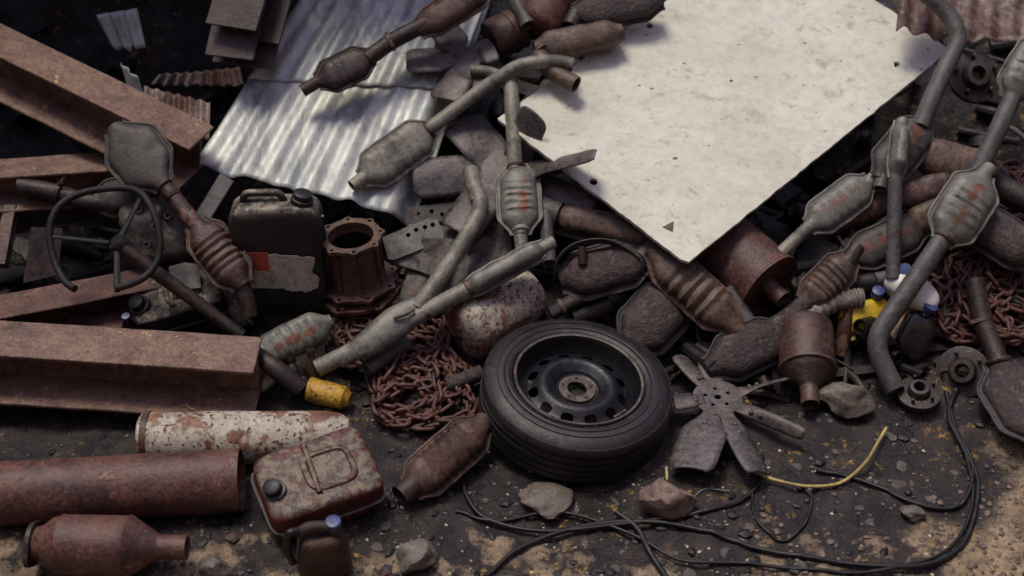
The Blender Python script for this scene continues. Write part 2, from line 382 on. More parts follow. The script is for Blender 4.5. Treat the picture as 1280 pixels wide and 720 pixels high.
# converter shell between A and B
def smooth01(t):
    t = max(0, min(1, t)); return t * t * (3 - 2 * t)
def pan(T, A, B, wd, th, up, mt, neck=.03, ribs=5, ribamp=.035, seam=True, cross=False, wear=False, cone=.24, bead=True, seam_m=None, seed=0, lip=.010, name='shell', e=2.6, full=False, ns=46):
    """flattened catalyst body with coned ends; full=True is a round drum"""
    ex, ey, ez = frame(B - A, up); L = (B - A).length
    prof = []
    NS = ns
    def wid(s):
        a = smooth01(s / cone); b = smooth01((1 - s) / cone); f = min(a, b)
        return neck + (wd - neck) * f, neck * (th / wd if full else 1.0) * (1 if full else .95) + (th - neck) * f
    bm = bmesh.new(); rings = []; n = 28
    wl = bm.verts.layers.float.new('wear')
    for i in range(NS + 1):
        s = i / NS; hw, hh = wid(s)
        mid = smooth01((min(s, 1 - s) - cone) / .06)
        rb = 1 + ribamp * math.sin((s - cone) / (1 - 2 * cone) * math.pi * 2 * ribs) * mid
        ring = []
        for k in range(n):
            a = 2 * math.pi * k / n; ca, sa = math.cos(a), math.sin(a)
            ee = 2 / e if mid > 0 else 1.0
            ee = 1.0 + (2 / e - 1.0) * min(1, min(s, 1 - s) / cone)
            x = math.copysign(abs(ca) ** ee, ca); z = math.copysign(abs(sa) ** ee, sa)
            rk = rb
            if cross: # embossed cross ribs each side of a raised spine
                rk = 1 + mid * (.13 if abs(x) < .16 else (.20 * max(0, math.sin((s - cone) / (1 - 2 * cone) * math.pi * 2 * ribs)) if abs(x) < .72 else 0))
            v = bm.verts.new(A + ex * (s * L) + ey * (hw * x * (rk if not cross else 1)) + ez * (hh * z * rk))
            if wear: v[wl] = max(0, (1 - abs(x - .18 * math.sin(seed * 2.7)) / .7)) * (1.0 if seed % 3 else .86) * (.8 + .5 * noise.noise(Vector((s * 7, seed, 0)))) * (1 if .2 < s < .8 else .0) * (1 if z > 0 else 0)
            ring.append(v)
        rings.append(ring)
    for i in range(NS):
        for k in range(n):
            bm.faces.new((rings[i][k], rings[i][(k + 1) % n], rings[i + 1][(k + 1) % n], rings[i + 1][k]))
    bm.faces.new(rings[0]); bm.faces.new(rings[-1])
    dent(bm, .0035, 18, seed + 1)
    sh = T.part(name, bm, mt)
    if seam:
        bm = bmesh.new(); up_ = []; st = 30
        path = []
        for sgn in (1, -1):
            rg = range(st + 1) if sgn > 0 else range(st, -1, -1)
            for i in rg:
                s = i / st; hw, _ = wid(s)
                path.append(A + ex * (s * L) + ey * (sgn * (hw + lip)))
        path = [q + noise.noise_vector(q * 25) * .003 for q in path]
        top = [bm.verts.new(q + ez * .002) for q in path]; bot = [bm.verts.new(q - ez * .002) for q in path]
        half = st + 1
        for i in range(half - 1):
            j = len(path) - 1 - i
            bm.faces.new((top[i], top[i + 1], top[j - 1], top[j])); bm.faces.new((bot[i], bot[j], bot[j - 1], bot[i + 1]))
        for i in range(half - 1): bm.faces.new((top[i], bot[i], bot[i + 1], top[i + 1]))
        for i in range(half, len(path) - 1): bm.faces.new((top[i], bot[i], bot[i + 1], top[i + 1]))
        bm.faces.new((top[0], top[-1], bot[-1], bot[0])); bm.faces.new((top[half - 1], bot[half - 1], bot[half], top[half]))
        if bead:
            sweep(bm, path[:half], .0048, 8, hollow=False); sweep(bm, path[half:], .0048, 8, hollow=False)
        T.part('seam_flange', bm, seam_m or mt)
    return ex, ey, ez, L
def collar(T, A, ax, r, wdt=.012, m=None, name='collar'):
    bm = bmesh.new(); ax = ax.normalized()
    lathe(bm, [(-wdt / 2, r * .95), (-wdt / 2, r * 1.14), (0, r * 1.22), (wdt / 2, r * 1.14), (wdt / 2, r * .95)], A, ax, n=20, close=True)
    return T.part(name, bm, m)
def pipe(T, pts, wpx, m, name='pipe', rb=.06, jit=.001, **k):
    r = M(wpx / 2, pts[len(pts) // 2]); T.part(name, tube(pts, r, n=18, rb=rb, jit=jit, **k), m); return r
def bolt_flange(T, A, ax, r, t, m, nb=2, hole=.5, name='flange', up=None):
    ex, ey, ez = frame(ax, up or Vector((.2, .5, 1)))
    out = []
    for i in range(36):
        a = 2 * math.pi * i / 36; rr = r * (1 + .28 * max(0, math.cos(nb * a)) ** 3); out.append((rr * math.cos(a), rr * math.sin(a)))
    loops = [out, circ(0, 0, r * hole, 20)] + [circ(r * .95 * math.cos(2 * math.pi * i / nb), r * .95 * math.sin(2 * math.pi * i / nb), r * .13, 8) for i in range(nb)]
    bm = prism(loops, A - ex * t / 2, ey, ez, ex, t); return T.part(name, bm, m)

# ================================================================== THE GROUND
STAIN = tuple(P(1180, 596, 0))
def ground():
    bm = bmesh.new()
    def axis(lo, hi, st, far):
        a = []; v = lo
        while v < hi + 1e-6: a.append(v); v += st
        s = st; v = a[-1]
        while v < far: s *= 1.5; v += s; a.append(v)
        s = st; v = a[0]; pre = []
        while v > -far: s *= 1.5; v -= s; pre.append(v)
        return pre[::-1] + a
    X = axis(-2.3, 2.3, .017, 60); Y = axis(2.2, 5.6, .017, 60)
    def gz(x, y):
        yy = min(y, 7.5); z = Hb(x, yy)
        k = smooth01((y - 3.45) / .35)
        hole = .05 * k
        hole += .46 * math.exp(-((x + 1.25) / .65) ** 2 - ((y - 4.35) / .6) ** 2)
        hole += .16 * smooth01((y - 3.9) / .4)       # gap under the beams
        hole += .26 * math.exp(-((x - 1.30) / .5) ** 2 - ((y - 4.25) / .35) ** 2)       # gap behind the board
        z -= hole
        if y > 5.2: z += .9 * smooth01((y - 5.2) / 2.2) * smooth01((.6 - x) / 1.5)      # unseen heap raised on the left to cast shade
        q = Vector((x, y, 0))
        z += .026 * noise.noise(q * 3.1) + .015 * noise.noise(q * 8) + .009 * noise.noise(q * 20) + .004 * noise.noise(q * 44) + .003 * abs(noise.noise(q * 55))
        z += .03 * k * noise.noise(q * 6 + Vector((3, 1, 0)))
        return z
    g = [[bm.verts.new((x, y, gz(x, y))) for y in Y] for x in X]
    for i in range(len(X) - 1):
        for j in range(len(Y) - 1):
            bm.faces.new((g[i][j], g[i + 1][j], g[i + 1][j + 1], g[i][j + 1]))
    m = bpy.data.materials.new('oily_ground'); m.use_nodes = True; N = m.node_tree.nodes; L = m.node_tree.links; b = N['Principled BSDF']
    tc = N.new('ShaderNodeTexCoord'); sx = N.new('ShaderNodeSeparateXYZ'); L.new(tc.outputs['Object'], sx.inputs[0])
    def nz(s, d=9, r=.65, dist=0):
        n = N.new('ShaderNodeTexNoise'); n.inputs['Scale'].default_value = s; n.inputs['Detail'].default_value = d; n.inputs['Roughness'].default_value = r
        n.inputs['Distortion'].default_value = dist; L.new(tc.outputs['Object'], n.inputs['Vector']); return n.outputs[0]
    def mr(v, a, c, o0=0.0, o1=1.0):
        r = N.new('ShaderNodeMapRange'); r.interpolation_type = 'SMOOTHSTEP'
        for i, q in ((1, a), (2, c), (3, o0), (4, o1)): r.inputs[i].default_value = q
        L.new(v, r.inputs[0]); return r.outputs[0]
    def mth(op, a, c=0.0, cl=True):
        x = N.new('ShaderNodeMath'); x.operation = op; x.use_clamp = cl
        for s_, v in ((x.inputs[0], a), (x.inputs[1], c)):
            if isinstance(v, (int, float)): s_.default_value = v
            else: L.new(v, s_)
        return x.outputs[0]
    def ramp(src, st):
        r = N.new('ShaderNodeValToRGB'); e = r.color_ramp.elements
        while len(e) > 1: e.remove(e[-1])
        e[0].position, e[0].color = st[0]
        for p_, c_ in st[1:]: e.new(p_).color = c_
        L.new(src, r.inputs[0]); return r.outputs[0]
    def mix(f, a, c):
        x = N.new('ShaderNodeMix'); x.data_type = 'RGBA'
        for s_, v in ((x.inputs['Factor'], f), (x.inputs['A'], a), (x.inputs['B'], c)):
            if isinstance(v, tuple): s_.default_value = v
            else: L.new(v, s_)
        return x.outputs['Result']
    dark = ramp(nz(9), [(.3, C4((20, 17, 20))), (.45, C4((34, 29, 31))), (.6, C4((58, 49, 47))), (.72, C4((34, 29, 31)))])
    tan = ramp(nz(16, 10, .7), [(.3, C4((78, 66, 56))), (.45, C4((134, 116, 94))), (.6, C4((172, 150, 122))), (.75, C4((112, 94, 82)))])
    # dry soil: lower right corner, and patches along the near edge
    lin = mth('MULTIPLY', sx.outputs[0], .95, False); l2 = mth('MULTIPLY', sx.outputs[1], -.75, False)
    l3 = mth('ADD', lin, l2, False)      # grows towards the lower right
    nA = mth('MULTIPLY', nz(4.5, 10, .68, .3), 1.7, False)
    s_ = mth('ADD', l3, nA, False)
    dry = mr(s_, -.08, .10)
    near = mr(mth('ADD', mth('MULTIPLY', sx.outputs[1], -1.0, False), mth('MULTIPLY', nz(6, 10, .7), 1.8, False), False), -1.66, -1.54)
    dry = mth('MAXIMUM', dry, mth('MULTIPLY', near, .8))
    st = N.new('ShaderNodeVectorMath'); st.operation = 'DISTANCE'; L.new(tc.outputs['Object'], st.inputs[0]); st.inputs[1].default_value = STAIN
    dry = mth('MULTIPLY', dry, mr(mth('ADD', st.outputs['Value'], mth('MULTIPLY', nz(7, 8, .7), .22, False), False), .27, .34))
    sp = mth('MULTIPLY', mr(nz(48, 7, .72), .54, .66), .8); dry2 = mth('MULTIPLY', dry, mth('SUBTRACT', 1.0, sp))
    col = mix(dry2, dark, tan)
    gap_shade = mr(sx.outputs[1], 3.55, 3.9); col = mix(gap_shade, col, C4((20, 16, 20)))  # shade of the pile's gaps painted as near-black ground
    # pale chips and ochre stains
    fl = mth('MULTIPLY', mr(nz(40, 5, .7), .63, .67), mr(nz(3.2, 3), .43, .56)); col = mix(fl, col, C4((150, 138, 118)))
    oc = mth('MULTIPLY', mr(nz(26, 9, .8), .555, .62), mr(nz(3.1, 3), .49, .58)); col = mix(oc, col, C4((170, 134, 62)))
    vv = ramp(nz(120, 4, .7), [(.3, (.62, .62, .62, 1)), (.7, (1.2, 1.2, 1.2, 1))])
    x = N.new('ShaderNodeMix'); x.data_type = 'RGBA'; x.blend_type = 'MULTIPLY'; x.inputs['Factor'].default_value = 1
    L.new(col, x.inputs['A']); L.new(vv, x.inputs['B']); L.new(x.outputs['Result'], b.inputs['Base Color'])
    ro = mr(nz(6, 10, .7), .42, .58, .16, .75); L.new(mth('MAXIMUM', ro, mth('MULTIPLY', dry, .9)), b.inputs['Roughness'])
    bp = N.new('ShaderNodeBump'); bp.inputs['Strength'].default_value = .9; bp.inputs['Distance'].default_value = .012
    vo = N.new('ShaderNodeTexVoronoi'); vo.feature = 'DISTANCE_TO_EDGE'; vo.inputs['Scale'].default_value = 9; vo.inputs['Randomness'].default_value = 1
    L.new(tc.outputs['Object'], vo.inputs['Vector']); crk = mr(vo.outputs['Distance'], 0.0, .05); L.new(mth('ADD', mth('MULTIPLY', nz(30, 12, .75), 1.0, False), mth('MULTIPLY', crk, .18, False), False), bp.inputs['Height']); L.new(bp.outputs[0], b.inputs['Normal'])
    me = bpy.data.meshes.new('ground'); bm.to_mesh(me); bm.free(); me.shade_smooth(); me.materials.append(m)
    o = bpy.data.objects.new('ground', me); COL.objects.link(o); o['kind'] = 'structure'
    return gz
GZ = ground()

# ================================================================== BIG PIECES
# ---- steel beams
def ibeam(label, A, B, wpx, hgt, m, name='steel_beam', tf=.010, tw=.008, up=UP, roll=0, group='rusty steel beams at the left'):
    T = Thing(name, label, 'beam', A.lerp(B, .5), group)
    ex, ey, ez = frame(B - A, up)
    if roll:
        Rm = Matrix.Rotation(roll, 3, ex); ey = Rm @ ey; ez = Rm @ ez
    wd = M(wpx * 1.38, A.lerp(B, .5))
    L = (B - A).length; seg = 40
    def slab(cz, cy, sy, sz, seed):
        bm = bmesh.new(); rings = []
        for i in range(seg + 1):
            q = A + ex * (L * i / seg) + ez * cz + ey * cy
            ring = []
            for a, b_ in ((-1, -1), (1, -1), (1, 1), (-1, 1)):
                v = q + ey * (a * sy / 2) + ez * (b_ * sz / 2); v += noise.noise_vector(v * 7 + Vector((seed, 0, 0))) * .0022; ring.append(bm.verts.new(v))
            rings.append(ring)
        for i in range(seg):
            for k in range(4): bm.faces.new((rings[i][k], rings[i][(k + 1) % 4], rings[i + 1][(k + 1) % 4], rings[i + 1][k]))
        bm.faces.new(rings[0]); bm.faces.new(rings[-1]); return bm
    for nm, bm in (('flange', slab(-tf / 2, 0, wd, tf, 1)), ('web', slab(-hgt / 2, 0, tw, hgt - 2 * tf - .004, 2)), ('flange', slab(-hgt + tf / 2, (-.024 if ey.y > 0 else .024) * (1 if wd > .1 else 0), wd + (.048 if wd > .1 else 0), tf, 3))):
        o = T.part(nm, bm, m); bevel(o, .002, 1)
    return T
ibeam('big rusty I-beam with an ochre paint smear on its broad top flange', P(-90, 416, .26), P(322, 443, .20), 47, .165, m_beam, tf=.012)
ibeam('long rusty I-beam sloping down from the upper left edge to the tin sheet', P(-60, 20, .42), P(252, 172, .34), 40, .15, m_beam)
ibeam('short dull rusty beam lying beneath the long sloping beam', P(-60, 214, .26), P(150, 200, .20), 30, .11, m_beam)
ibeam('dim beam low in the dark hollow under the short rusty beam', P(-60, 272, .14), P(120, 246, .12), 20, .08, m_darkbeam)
ibeam('dark red-edged beam half buried behind the big top-flanged beam', P(-60, 395, .20), P(232, 338, .12), 34, .10, m_rustred, tf=.008)
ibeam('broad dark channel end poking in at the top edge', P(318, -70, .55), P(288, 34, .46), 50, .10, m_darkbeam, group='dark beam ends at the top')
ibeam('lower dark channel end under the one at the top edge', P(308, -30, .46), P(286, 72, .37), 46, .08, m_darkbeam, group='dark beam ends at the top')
ibeam('thin upright rusty bar standing in the hollow at the left edge', P(-2, 330, .16), P(12, 255, .18), 12, .04, m_rust)

# ---- big pipe, cylinders
T = Thing('steel_pipe', 'long thick rusty steel pipe at the left, below the big beam', 'pipe', P(120, 610, .07))
A, B = P(-80, 622, .088), P(302, 600, .088)
T.part('tube', tube([A, A.lerp(B, .3), A.lerp(B, .7), B], M(40, B), n=36, wall=.94, depthin=.3, jit=.002), m_rustred)
T = Thing('gas_cylinder', 'white rust-speckled cylinder lying behind the thick rusty pipe', 'gas cylinder', P(300, 545, .07))
A, B = P(176, 548, .075), P(442, 546, .075); r = M(33, A.lerp(B, .5)); L = (B - A).length
bm = bmesh.new(); lathe(bm, [(0, 0), (0, r * .88), (.006, r * .98), (.03, r), (L * .3, r), (L * .6, r), (L * .86, r), (L * .93, r * .93), (L * .98, r * .7), (L, r * .3), (L, 0)], A, B - A, n=40); dent(bm, .004, 8)
T.part('body', bm, m_whitecyl)
bm = bmesh.new(); lathe(bm, [(0, r * 1.0), (0, r * 1.03), (.018, r * 1.03), (.018, r * 1.0)], A + (B - A) * .02, B - A, n=40); T.part('end_band', bm, m_rust)
# white tank behind the tyre, round end facing the camera
T = Thing('gas_cylinder', 'short white gas tank with a round rusty end, lying behind the tyre', 'gas cylinder', P(605, 410, .06))
A = P(580, 418, .10); B = A + Vector((.20, .19, .02)); r = M(42, A); L = (B - A).length + .03; ax = B - A
bm = bmesh.new(); wl = bm.verts.layers.float.new('wear')
lathe(bm, [(-.018, 0), (-.018, .02), (-.013, r * .5), (-.006, r * .76), (.006, r * .91), (.025, r * .98), (.045, r), (L * .45, r), (L * .47, r * 1.025), (L * .49, r), (L * .8, r), (L * .93, r * .85), (L, r * .4), (L, 0)], A, ax, n=48)
for v in bm.verts:
    d = (v.co - A).dot(ax.normalized())
    if d < .05: v[wl] = .52
T.part('body', bm, m_whitecyl)
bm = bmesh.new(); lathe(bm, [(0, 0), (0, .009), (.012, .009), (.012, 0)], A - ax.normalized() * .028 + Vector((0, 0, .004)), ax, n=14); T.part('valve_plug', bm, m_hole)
T.part('valve_seam', tube([A + ax.normalized() * -.018 + Vector((0, -.002, -.01)), A + ax.normalized() * -.006 + Vector((0, -.004, -.045))], .004, n=8, hollow=False), m_rust)

# ---- corrugated tin
def surf(fn, nu, nv):
    bm = bmesh.new(); g = [[bm.verts.new(fn(i / nu, j / nv)) for j in range(nv + 1)] for i in range(nu + 1)]
    for i in range(nu):
        for j in range(nv): bm.faces.new((g[i][j], g[i + 1][j], g[i + 1][j + 1], g[i][j + 1]))
    return bm
def tin(name, label, cs, waves, amp, m, cat='metal sheet', group=None, nv=40, seed=0, rag=.03, t=.0015, curl=0.0):
    a, b, c, d = cs       # a..b along the wavy edge, a..d along the grooves
    nrm = (b - a).cross(d - a).normalized()
    if nrm.z < 0: nrm = -nrm
    gdir = (d - a).normalized()
    def fn(u, v):
        q = (a * (1 - u) + b * u) * (1 - v) + (d * (1 - u) + c * u) * v
        z = amp * math.sin(u * waves * 2 * math.pi)
        z += .012 * noise.noise(q * 3 + Vector((seed, 0, 0))) + .006 * noise.noise(q * 9)
        z -= curl * smooth01((u - .88) / .12) * .09
        z += .004 * math.exp(-((v - .42 - .01 * math.sin(u * waves * 2 * math.pi)) / .012) ** 2)
        e = rag * noise.noise(Vector((u * 9, seed, 3))) * (1 - v) ** 6
        return q + nrm * z + gdir * e
    bm = surf(fn, waves * 10, nv)
    o = single(name, bm, m, label, cat, a.lerp(c, .5), group, ang=60, recalc=True); solid(o, t); return o
tin('tin_sheet', 'large pale corrugated tin sheet sloping down beside the black jerry can', (P(240, 206, .20), P(513, 270, .17), P(618, -30, .26), P(415, -60, .24)), 10, .0042, m_tin, group='corrugated tin', seed=2, curl=1, nv=60)
_a, _b, _c, _d = P(240, 206, .20), P(513, 270, .17), P(618, -30, .26), P(415, -60, .24)
_n = (_b - _a).cross(_d - _a).normalized(); _n = _n if _n.z > 0 else -_n
tin('tin_sheet', 'upper grey tin sheet whose wavy edge overlaps the large pale sheet', (_a.lerp(_d, .38) + _n * .007, _b.lerp(_c, .50) + _n * .007, _c + _n * .006 + (_c - _b) * .1, _d + _n * .006 + (_d - _a) * .1), 10, .0042, m_tin, group='corrugated tin', seed=2, nv=40, rag=.006, t=.0015)
tin('tin_sheet', 'small pale strip of tin hanging in the dark at the top left', (P(142, 62, .1), P(182, 60, .12), P(172, 10, .2), P(120, 18, .2)), 3, .008, m_tin, group='tin scraps in the dark', nv=8)
tin('tin_sheet', 'narrow bright torn tin scrap just above the long sloping beam', (P(160, 112, .12), P(182, 132, .14), P(170, 98, .22), P(150, 78, .2)), 2, .006, m_tin, group='tin scraps in the dark', nv=8, seed=4)
tin('tin_sheet', 'brownish ribbed tin edge lying across the dark hollow at the top left', (P(190, 104, .08), P(306, 108, .12), P(300, 84, .14), P(200, 92, .12)), 8, .008, m_tinrust, group='tin scraps in the dark', nv=8, seed=5)
tin('tin_sheet', 'crumpled grey tin between the sloping beam and the large tin sheet', (P(176, 150, .1), P(262, 176, .12), P(262, 128, .16), P(180, 108, .12)), 6, .009, m_tinrust, group='tin scraps in the dark', nv=8, seed=6)
tin('tin_sheet', 'rust-streaked corrugated sheet in the upper right corner', (P(1120, 40, .30), P(1310, 58, .30), P(1320, -60, .42), P(1130, -70, .42)), 7, .009, m_tinrust, group='corrugated tin', seed=8, nv=30)
tin('tin_sheet', 'flat whitish tin strip below the rust-streaked sheet, behind the brake hub', (P(1140, 102, .10), P(1290, 124, .12), P(1290, 92, .16), P(1130, 78, .16)), 3, .003, m_tin, group='corrugated tin', seed=9, nv=10)

# ---- white board (plane and corners give a rectangle 0.82 x 1.34 m)
z0 = P(858, 330, .30)
def onboard(px, py):
    d = ray(px, py); a, b = -.06, .32
    t = (z0.z - CAM.z - a * z0.x - b * z0.y) / (d.z - a * d.x - b * d.y); return CAM + d * t
K0, K1, K2 = onboard(858, 330), onboard(622, 148), onboard(1188, 62)
ex = (K2 - K0).normalized(); nrm = ex.cross(K1 - K0).normalized(); ey = nrm.cross(ex)
Lx = (K2 - K0).length; Ly = (K1 - K0).dot(ey)
def rag(p0, p1, n, amp, sd):
    o = []
    for i in range(n):
        t = i / n; q = (p0[0] + (p1[0] - p0[0]) * t, p0[1] + (p1[1] - p0[1]) * t)
        k = amp * (noise.noise(Vector((q[0] * 22, q[1] * 22, sd))) + .6 * noise.noise(Vector((q[0] * 70, q[1] * 70, sd)))) * (0 if i == 0 else 1)
        d = Vector((p1[1] - p0[1], p0[0] - p1[0])).normalized(); o.append((q[0] + d[0] * k, q[1] + d[1] * k))
    return o
k1 = ((K1 - K0).dot(ex), Ly); k3 = (Lx + k1[0], Ly)
loop = rag((0.012, 0), (Lx - .012, 0), 70, .0035, 1) + rag((Lx, .012), k3, 50, .0035, 2) + rag(k3, k1, 60, .0035, 3) + rag(k1, (0, .012), 60, .0035, 4)
def b2(px, py):
    q = onboard(px, py) - K0; return q.dot(ex), q.dot(ey)
holes = [circ(*b2(742, 227), .0135, 18), circ(*b2(812, 32), .0125, 18), circ(*b2(914, 101), .006, 10), circ(*b2(886, 182), .0035, 8)]
cx, cy = b2(1120, 80); holes.append([(cx - .016, cy - .008), (cx + .012, cy - .012), (cx + .014, cy + .002), (cx, cy + .012)])
T = Thing('wooden_board', 'large dirty white board lying tilted across the top of the pile', 'board', K0.lerp(K2, .5))
T.part('panel', prism([loop] + holes, K0 - nrm * .013, ex, ey, nrm, .013), m_board, ang=30)
q = [b2(828, 284), b2(842, 277), b2(841, 290)]
T.part('rust_chip', prism([[q[0], q[2], q[1]]], K0 + nrm * .0006, ex, ey, nrm, .002), m_rustor)

# ================================================================== TYRE
def wheel():
    C0 = P(724, 472, .175); ax = Vector((.11, .0, 1)).normalized(); W = .175; Ro = .292; Ri = .197
    ex_, ey_, ez_ = frame(ax, Vector((0, 1, 0)))
    base = C0 - ax * W
    T = Thing('car_wheel', 'worn black car tyre on a dark steel rim, lying flat in the middle', 'tyre', base)
    n = 160; prof = []
    # s along axis from bottom (0) to top (W)
    prof += [(.02, Ri), (.004, Ri + .012), (-.002, Ri + .04), (.004, Ro - .035), (.02, Ro - .010)]
    s = .028
    for g in range(5):
        prof += [(s, Ro + .001 * (2 - abs(g - 2))), (s + .019, Ro + .001 * (2 - abs(g - 2)))]
        if g < 4: prof += [(s + .0195, Ro - .007), (s + .0245, Ro - .007)]
        s += .025
    prof += [(W - .018, Ro - .010), (W - .008, Ro - .024), (W - .0015, Ro - .042), (W + .001, Ro - .060), (W + .001, Ro - .062), (W - .001, Ro - .064), (W - .001, Ri + .022), (W + .0005, Ri + .020), (W - .002, Ri + .010), (W - .010, Ri + .002), (W - .02, Ri)]
    bm = bmesh.new(); lathe(bm, prof, base, ax, Vector((0, 1, 0)), n=n)
    T.part('tyre', bm, m_rubber, ang=50)
    sb = bmesh.new()
    for k in range(220):
        a = 2 * math.pi * k / 220; dd = ey_ * math.cos(a) + ez_ * math.sin(a)
        box(sb, base + ax * (W - .0185) + dd * (Ro - .0085), dd, dd.cross(ax), (ax + dd * .7).normalized(), .008, .0035, .0022)
    T.part('shoulder_ribs', sb, m_rubber)
    wr = bmesh.new()
    for r_ in (Ri + .034, Ri + .052, Ri + .028):
        lathe(wr, [(W - .0015, r_ - .0018), (W + .0018, r_ - .0006), (W + .0018, r_ + .0006), (W - .0015, r_ + .0018)], base, ax, Vector((0, 1, 0)), n=n)
    T.part('sidewall_rings', wr, m_rubber)
    # rim barrel and lip
    bm = bmesh.new()
    lathe(bm, [(W - .012, Ri + .004), (W - .003, Ri + .003), (W, Ri - .002), (W - .003, Ri - .007), (W - .014, Ri - .009), (W - .022, Ri - .012), (W - .048, Ri - .017), (W - .056, Ri - .022), (W - .10, Ri - .034), (W - .16, Ri - .03)], base, ax, Vector((0, 1, 0)), n=96)
    rim = T.part('rim', bm, m_rim, ang=50)
    bm = bmesh.new(); lathe(bm, [(W + .0008, Ri + .001), (W + .0016, Ri - .002), (W - .0012, Ri - .0068)], base, ax, Vector((0, 1, 0)), n=96); T.part('bare_lip', bm, m_bare, parent=rim, ang=50)
    # disc with windows
    bm = bmesh.new(); nr, na = 60, 360; Rm = Ri - .022
    def zr(r):
        t = r / Rm
        z = W - .052
        z += .030 * math.exp(-((t - .60) / .19) ** 2)
        z -= .012 * smooth01((t - .86) / .14)
        if t < .40: z = z - .006 + 0 * t
        return z
    g = []
    for i in range(nr + 1):
        r = .030 + (Rm - .030) * i / nr
        g.append([bm.verts.new(base + ax * zr(r) + (ey_ * math.cos(2 * math.pi * k / na) + ez_ * math.sin(2 * math.pi * k / na)) * r) for k in range(na)])
    for i in range(nr):
        r = .030 + (Rm - .030) * (i + .5) / nr
        for k in range(na):
            a = (k + .5) / na * 12; fa = (a - math.floor(a) - .5) / 12 * 2 * math.pi * r
            if (abs(fa) / .0190) ** 2.8 + (abs(r - Rm * .80) / .0135) ** 2.8 < 1: continue
            bm.faces.new((g[i][k], g[i][(k + 1) % na], g[i + 1][(k + 1) % na], g[i + 1][k]))
    loose = [v for v in bm.verts if not v.link_faces]
    bmesh.ops.delete(bm, geom=loose, context='VERTS')
    bv = [v for v in bm.verts if any(len(e.link_faces) == 1 for e in v.link_edges)]
    d = T.part('wheel_disc', bm, m_rim, parent=None, ang=60)
    # hub face with five bolt holes
    hr = .056
    loops = [circ(0, 0, hr, 40), circ(0, 0, .0305, 26)] + [circ(.045 * math.cos(math.radians(18 + 72 * i)), .045 * math.sin(math.radians(18 + 72 * i)), .0062, 10) for i in range(5)]
    T.part('hub_face', prism(loops, base + ax * (W - .054), ey_, ez_, ax, .008), m_bare, parent=d)
    bm = bmesh.new(); lathe(bm, [(0, 0), (0, .28 * .68), (.004, .28 * .68), (.004, 0)], base + ax * .012, ax, n=40); T.part('shade_disc', bm, m_hole)  # black disc paints the shade inside the wheel
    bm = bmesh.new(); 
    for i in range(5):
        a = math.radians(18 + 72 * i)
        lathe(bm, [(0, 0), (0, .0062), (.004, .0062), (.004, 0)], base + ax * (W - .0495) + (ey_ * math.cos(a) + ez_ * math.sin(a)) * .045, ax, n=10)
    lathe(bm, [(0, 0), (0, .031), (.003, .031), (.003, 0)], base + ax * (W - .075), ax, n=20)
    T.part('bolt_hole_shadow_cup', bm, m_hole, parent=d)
    # balance weight / scratch
    bm = bmesh.new(); q = base + ax * (W - .030) + (ey_ * .0 + ez_ * 0)
    a0 = math.radians(-62)
    for_ = [base + ax * (W - .012) + (Vector((math.cos(a), math.sin(a), 0)) * (Ri - .012)) for a in [math.radians(-58 + 3 * i) for i in range(6)]]
    T.part('balance_weight', tube(for_, .0045, n=8, hollow=False), m_bare, parent=rim)
wheel()

# ================================================================== EXHAUST PIECES
FU = (TOCAM + Vector((0, 0, .25))).normalized()      # faces the camera and the sky
def up_(dx, dy=0, dz=0): return (FU + Vector((dx, dy, dz))).normalized()
GR_G = 'grey pipes with converters'; GR_R = 'rusty converters'

# S: long bent grey pipe over the tin
T = Thing('exhaust_pipe', 'grey hooked exhaust pipe with a ribbed converter resting on the tin sheet', 'exhaust', P(580, 130, .15), GR_G)
r = pipe(T, PL([(716, 81, .34), (690, 76, .35), (650, 80, .35), (600, 113, .28), (534, 163, .235)]), 18, m_grey, rb=.14)
pan(T, P(540, 160, .235), P(452, 224, .215), .060, .032, up_(.0, -.3), m_grey, neck=.02, ribs=5, ribamp=.05, seam_m=m_grey, cone=.2)
pipe(T, PL([(458, 219, .215), (440, 233, .215)]), 17, m_grey, name='outlet', wall=.8)
collar(T, P(536, 163, .235), P(534, 165, .235) - P(560, 145, .26), .026, .012, m_rust)
# T: upright pipe + converter in the centre
T = Thing('exhaust_pipe', 'upright grey pipe ending in a rust-striped converter at the centre', 'exhaust', P(646, 250, .15), GR_G)
pipe(T, PL([(638, 92, .30), (641, 150, .28), (644, 212, .24)]), 19, m_grey)
pipe(T, PL([(588, 88, .29), (612, 89, .29), (640, 100, .30)]), 14, m_grey, name='side_stub', wall=.7)
pan(T, P(646, 205, .24), P(651, 294, .21), .062, .034, up_(.0, -.1), m_shell, neck=.022, cross=True, ribs=5, wear=True, cone=.26, seed=3)
pipe(T, PL([(650, 286, .21), (652, 312, .20)]), 17, m_grey, name='outlet')
collar(T, P(645, 209, .24), P(646, 215, .24) - P(644, 190, .24), .027, .010, m_rust)
collar(T, P(651, 288, .21), P(646, 215, .24) - P(651, 290, .24), .026, .012, m_grey)
